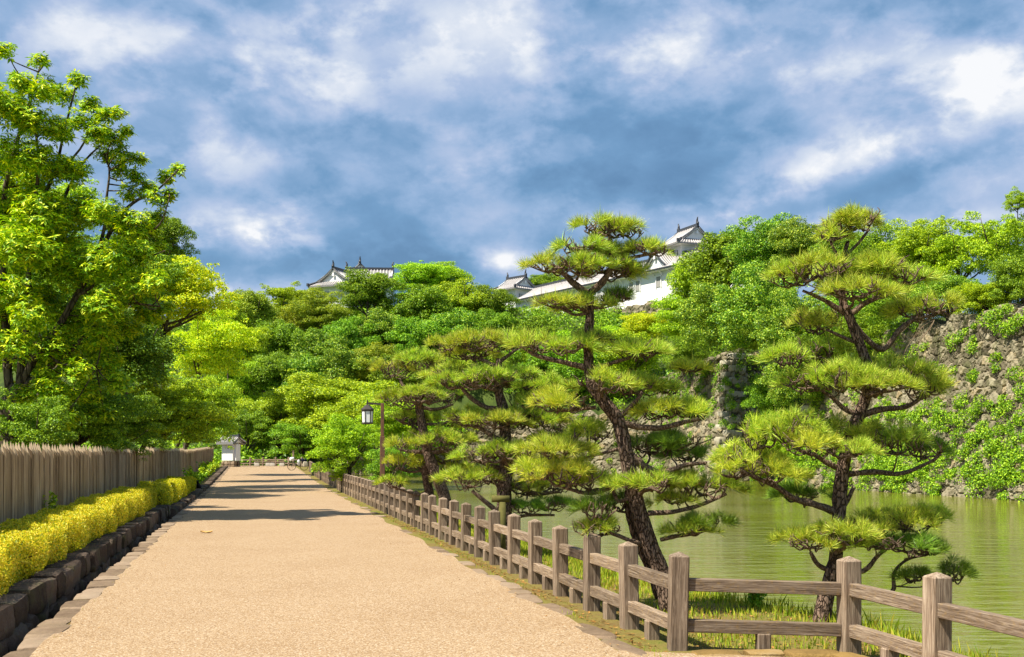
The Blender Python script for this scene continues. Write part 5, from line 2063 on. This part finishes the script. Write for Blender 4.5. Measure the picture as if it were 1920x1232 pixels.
pine(27.0, 'smaller leaning pine with a forked foot, left one of the bank pines nearest the lamp',
     [[(842, 985, 36), (836, 940, 34), (820, 895, 33), (806, 860, 31), (798, 830, 28), (792, 800, 26), (786, 765, 25), (784, 745, 18)], [(812, 960, 26, .3), (804, 920, 26, .3), (798, 880, 24, .2), (800, 858, 18, .1)]],
     [(738, 690, 36, 20, .0), (780, 680, 40, 20, .0), (824, 676, 38, 18, .2), (860, 690, 30, 16, .2), (745, 748, 34, 16, .0), (790, 742, 46, 16, -.3), (840, 740, 40, 17, .2), (770, 785, 40, 15, .3), (830, 785, 36, 15, .3), (772, 832, 40, 20, .0), (826, 826, 46, 20, -.2), (866, 826, 30, 15, .1),
      (752, 868, 34, 15, .1, G_), (790, 868, 36, 14, .4, G_), (842, 858, 36, 14, .3), (880, 800, 40, 16, .5), (740, 905, 28, 12, .2), (856, 880, 26, 14, .2, G_)],
     [[(786, 752, 14), (768, 735, 12), (755, 722, 10), (750, 710, 6)], [(788, 748, 14), (806, 718, 15), (826, 700, 11), (838, 690, 7)], [(800, 850, 14), (830, 846, 11), (865, 840, 7)], [(796, 846, 12), (770, 848, 9), (750, 842, 6)], [(792, 795, 10), (825, 795, 9), (850, 788, 6)], [(800, 880, 9, .2), (770, 885, 7, .2), (745, 878, 5, .2)], [(786, 762, 12), (815, 768, 10), (850, 758, 7)]], seed=17, nw=.0090, needle=.185, dens=85, per=32)

# mossy prop under the middle pine
b = P(941, 1045, 19.2)
root = thing('tree_prop', b, 'mossy wooden prop post with a short crossbar holding up the middle pine', 'tree prop')
mb = MB()
zt = P(0, 941, 19.2)[2]
mb.tube([(b[0], b[1], b[2] - .1), (b[0] + .01, b[1], zt)], .062, 10, 1)
mb.build('prop_post', M['moss_wood'], root, smooth=True)
mb = MB()
mb.tube([(b[0] - .17, b[1], zt + .05), (b[0] + .13, b[1], zt + .05)], .058, 10, 1)
mb.build('crossbar', M['moss_wood'], root, smooth=True)

# ------------------------------------------------------------------ big oak at the left
def oak():
    Z = 30.0
    rng = np.random.default_rng(29)
    b0 = P(12, 860, Z)
    b0[2] = .2
    root = thing('oak_tree', b0, 'big forked oak with large bright leaves rising behind the palisade at the left edge', 'tree')
    tb = MB()
    nodes = []
    def br(pts, w0, w1, dz=0.0, dz1=None):
        n = len(pts)
        dz1 = dz if dz1 is None else dz1
        q = [P(x, y, Z + dz + (dz1 - dz) * i / (n - 1)) for i, (x, y) in enumerate(pts)]
        r = [S(w0 + (w1 - w0) * i / (n - 1), Z) * .36 for i in range(n)]
        tb.tube(q, r, 10, 4, rng, .06)
        for a, b in zip(q[:-1], q[1:]):
            for t in np.linspace(0, 1, 5):
                nodes.append(a * (1 - t) + b * t)
    tb.tube([b0 + np.array((0, 0, -.3)), P(10, 800, Z), P(28, 750, Z), P(38, 725, Z)], [S(27, Z), S(23, Z), S(20, Z), S(16, Z)], 14, 4, rng, .05)
    br([(22, 760), (14, 690), (10, 600), (6, 500), (4, 420), (14, 330), (40, 240), (60, 180), (76, 120)], 26, 4, 0, .4)
    br([(36, 735), (40, 680), (48, 620), (55, 560), (54, 500), (62, 400), (72, 320), (66, 240), (50, 160)], 22, 4, 0, -.6)
    br([(40, 725), (70, 660), (105, 620), (140, 560), (175, 500), (215, 420), (250, 380), (290, 360), (335, 318)], 24, 3, 0, -.5)
    br([(40, 728), (90, 690), (140, 650), (190, 600), (240, 570), (300, 575)], 18, 4, 0, -.8)
    br([(175, 500), (195, 430), (200, 370), (205, 320), (195, 290)], 11, 3, -.3, .3)
    br([(54, 500), (100, 420), (130, 350), (160, 300), (215, 250)], 13, 3, -.2, .5)
    br([(215, 420), (260, 440), (300, 420), (318, 370)], 9, 2, -.4, -.6)
    br([(62, 400), (100, 330), (120, 250), (140, 170), (150, 145)], 10, 3, -.2, .2)
    br([(100, 330), (150, 280), (180, 220), (200, 205)], 7, 2, 0, .1)
    br([(10, 600), (-40, 520), (-60, 400), (-40, 250)], 14, 4, 0, .8)
    br([(140, 560), (200, 520), (260, 490), (310, 470)], 9, 3, -.2, -1.0)
    br([(14, 690), (60, 640), (110, 680), (180, 690)], 9, 3, -.2, -1.0)
    NP = np.array(nodes)
    Vs = []
    blobs = [(75, 115, 20), (8, 95, 22), (40, 155, 30), (85, 165, 32), (120, 180, 28), (147, 150, 20), (168, 195, 22), (195, 215, 22), (222, 212, 14), (150, 225, 24), (20, 210, 42), (62, 225, 40), (110, 245, 36),
             (182, 252, 30), (212, 258, 24), (236, 246, 16), (232, 292, 26), (262, 300, 16), (200, 290, 24), (222, 320, 22), (252, 328, 20), (332, 318, 16), (312, 332, 20), (318, 365, 16), (296, 372, 24), (276, 350, 20), (246, 362, 24), (300, 408, 20),
             (32, 300, 54), (86, 310, 44), (130, 320, 40), (20, 390, 60), (80, 400, 54), (140, 400, 46), (190, 395, 34), (218, 408, 34), (255, 422, 36), (282, 430, 22), (40, 480, 62), (100, 490, 56), (160, 490, 50), (215, 480, 46), (262, 476, 34), (296, 462, 20),
             (20, 570, 56), (80, 580, 50), (140, 580, 46), (200, 560, 48), (250, 548, 38), (292, 530, 28), (20, 650, 44), (80, 650, 42), (130, 640, 40), (186, 630, 40), (236, 610, 36), (280, 590, 28), (150, 690, 34), (200, 680, 32), (90, 700, 30), (310, 580, 20),
             (40, 745, 34), (100, 745, 36), (160, 735, 34), (225, 720, 30), (70, 790, 26), (130, 785, 28), (190, 775, 26), (-40, 300, 60), (-60, 420, 70), (-50, 540, 70), (-30, 180, 46), (-60, 640, 60), (-20, 100, 20)]
    for (x, y, r) in blobs:
        for rep in range((2 if r > 28 else 1) if y < 300 else 3 if r > 40 else 2 if r > 24 else 1):
            dz = rng.uniform(-2.0, 1.6) if r > 26 else rng.uniform(-.8, .6)
            C = P(x + rng.uniform(-.4, .4) * r * rep, y + rng.uniform(-.45, .45) * r * rep, Z + dz)
            rad = S(r, Z) * (1.0 if rep == 0 else .85)
            i = int(np.argmin(np.linalg.norm(NP - C, axis=1) + np.maximum(0, NP[:, 2] - C[2]) * .6))
            st = NP[i]
            mid = st * .5 + C * .5 + rng.normal(size=3) * .08
            tb.tube([st, mid, C + np.array((0, 0, rad * .3))], [.022, .015, .006], 6, 3)
            nw = int(40 * (rad / .35) ** 2.0) + 12
            d = unit(rng.normal(size=(nw, 3)))
            d[:, 2] = d[:, 2] * .95 + .1
            pc = C + d * rad * (rng.random((nw, 1)) ** .45) * np.array((1, 1, .8))
            for k in rng.integers(0, nw, min(7, nw)):
                tb.tube([C, C * .4 + pc[k] * .6 + rng.normal(size=3) * .03, pc[k]], [.008, .006, .003], 5, 2)
            for k in range(nw):
                nl = 8
                a = np.linspace(0, 2 * PI, nl, endpoint=False) + rng.uniform(0, 6)
                upv = unit(np.array((0, 0, 1.)) + d[k] * .5 + rng.normal(size=3) * .25)
                e1 = unit(np.cross(upv, rng.normal(size=3)))
                e2 = np.cross(upv, e1)
                out = np.cos(a)[:, None] * e1 + np.sin(a)[:, None] * e2
                ax = unit(out - upv * rng.uniform(-.35, .75, (nl, 1)))
                nr = unit(upv + out * rng.uniform(.0, .6, (nl, 1)))
                L = rng.uniform(.10, .18, nl)
                Vs.append(leaf_quads(pc[k] + ax * (L * .55)[:, None], ax, nr, L, L * .36, .05))
    tb.build('trunk', M['tree_bark'], root, smooth=True)
    V = np.vstack(Vs) - b0
    link('crown', quads_mesh('crown_oak', V), M['leaf_oak'], root)


oak()

# ------------------------------------------------------------------ grass, litter, tufts, fallen leaf
def grass():
    rng = np.random.default_rng(61)
    Vs = []
    def blades(x, y, z, h, w):
        n = len(x)
        a = rng.uniform(0, 6.28, n)
        lean = rng.uniform(.05, .5, n) * h
        b = np.stack([x, y, z], 1)
        s = np.stack([np.cos(a), np.sin(a), 0 * a], 1) * (w / 2)[:, None]
        ln = np.stack([-np.sin(a) * lean, np.cos(a) * lean, h], 1)
        m = b + ln * np.array((.35, .35, .55))
        Vs.append(np.stack([b - s, b + s, m + s * .7, b + ln], 1).reshape(-1, 3))
    # bank strip
    n = 60000
    y = 5 + rng.random(n) ** 1.7 * 60
    fx = np.where(y > 10, 1.463 - .218 * (y - 10.15), 2.98 + .218 * (10.15 - y))
    bx = np.array([bankX(q) for q in y])
    t = rng.random(n)
    x = fx + .2 + (bx - fx - .12) * t
    clump = .5 + .5 * np.sin(x * 3.1 + 2 * np.sin(y * 1.3)) * np.sin(y * 2.2 + x)
    dist = bx - x
    keep = rng.random(n) < np.clip(.34 + .5 * clump ** 2 + 1.1 * np.exp(-dist / .45), 0, 1)
    x, y, dist, t = x[keep], y[keep], dist[keep], t[keep]
    h = .04 + .06 * rng.random(len(x)) + .15 * np.exp(-dist / .40) * rng.random(len(x))
    blades(x, y, -.07 - .10 * t * t + 0 * x, h, .007 + .006 * rng.random(len(x)) + .0004 * y)
    # seams of the path edge
    n = 2600
    y = 8 + rng.random(n) ** 1.5 * 60
    x = (1.463 - .218 * (y - 10.15)) - .32 + rng.normal(size=n) * .05
    cl = np.sin(y * 3.7) * np.sin(y * 1.1) > .35
    x, y = x[cl], y[cl]
    blades(x, y, -.02 + 0 * x, .02 + .05 * rng.random(len(x)), .006 + .004 * rng.random(len(x)))
    n = 700
    y = 8.5 + rng.random(n) ** 1.5 * 40
    x = pathL(y) + .06 + rng.normal(size=n) * .03
    cl = np.sin(y * 5.1) * np.sin(y * 1.7) > .55
    x, y = x[cl], y[cl]
    blades(x, y, .0 + 0 * x, .015 + .03 * rng.random(len(x)), .005 + 0 * x)
    leaf_sheet('grass', Vs, M['grass'], 'short grass and weeds on the bank behind the fence', 'grass', 'stuff')
    # pine litter
    n = 16000
    y = 6 + rng.random(n) ** 1.4 * 26
    fx = np.where(y > 10, 1.463 - .218 * (y - 10.15), 2.98 + .218 * (10.15 - y))
    bx = np.array([bankX(q) for q in y])
    t = rng.random(n) ** 1.2
    x = fx - .32 + (bx - fx + .2) * t
    ok = (np.abs(x - fx) > .1)
    x, y, t = x[ok], y[ok], t[ok]
    n = len(x)
    c = np.stack([x, y, -.012 - .10 * t + .012 * rng.random(n)], 1)
    ax = unit(rng.normal(size=(n, 3)) * np.array((1, 1, .15)))
    nr = unit(np.array((0, 0, 1.)) + rng.normal(size=(n, 3)) * .25)
    L = rng.uniform(.02, .07, n)
    n2 = 1500
    y2 = 8 + rng.random(n2) ** 1.6 * 50
    side = rng.random(n2) < .62
    x2 = np.where(side, 1.463 - .218 * (y2 - 10.15) - .50 - np.abs(rng.normal(size=n2)) * .45, pathL(y2) + .05 + np.abs(rng.normal(size=n2)) * .30)
    c2 = np.stack([x2, y2, .012 + .004 * rng.random(n2) + np.array([rise(q) for q in y2])], 1)
    c = np.vstack([c, c2])
    ax = np.vstack([ax, unit(rng.normal(size=(n2, 3)) * np.array((1, 1, .1)))])
    nr = np.vstack([nr, unit(np.array((0, 0, 1.)) + rng.normal(size=(n2, 3)) * .2)])
    L = np.concatenate([L, rng.uniform(.012, .045, n2)])
    n += n2
    leaf_sheet('leaf_litter', [leaf_quads(c, ax, nr, L, L * rng.uniform(.08, .45, n), .05)], M['litter'], 'brown pine litter on the bare earth under the fence', 'leaf litter', 'stuff')


grass()
sh = P(1467, 1150, 12.2)
weeds([(sh[0], 13.6, -.18)], ['small dark green tuft at the bank edge between the two near pines'], 'leaf_mid', 'bank_weed', 60, .06, 71, .16, .34)
c = P(387, 1000, 24.8)
c[2] = .02
mb = MB()
rg = np.random.default_rng(2)
G = []
for i, t in enumerate(np.linspace(-1, 1, 7)):
    w = .055 * (1 - t * t) ** .6 * (1 + .25 * math.sin(i * 3))
    G.append([(c[0] + t * .13, c[1] - w, .02 + .03 * abs(t)), (c[0] + t * .13, c[1], .010 + .02 * t * t), (c[0] + t * .13, c[1] + w, .045 + .02 * abs(t))])
mb.grid(np.array(G))
o = mb.build('fallen_leaf', M['tan_board'], None, smooth=True)
tag(o, 'curled brown fallen leaf lying on the path in the tree shade', 'leaf')
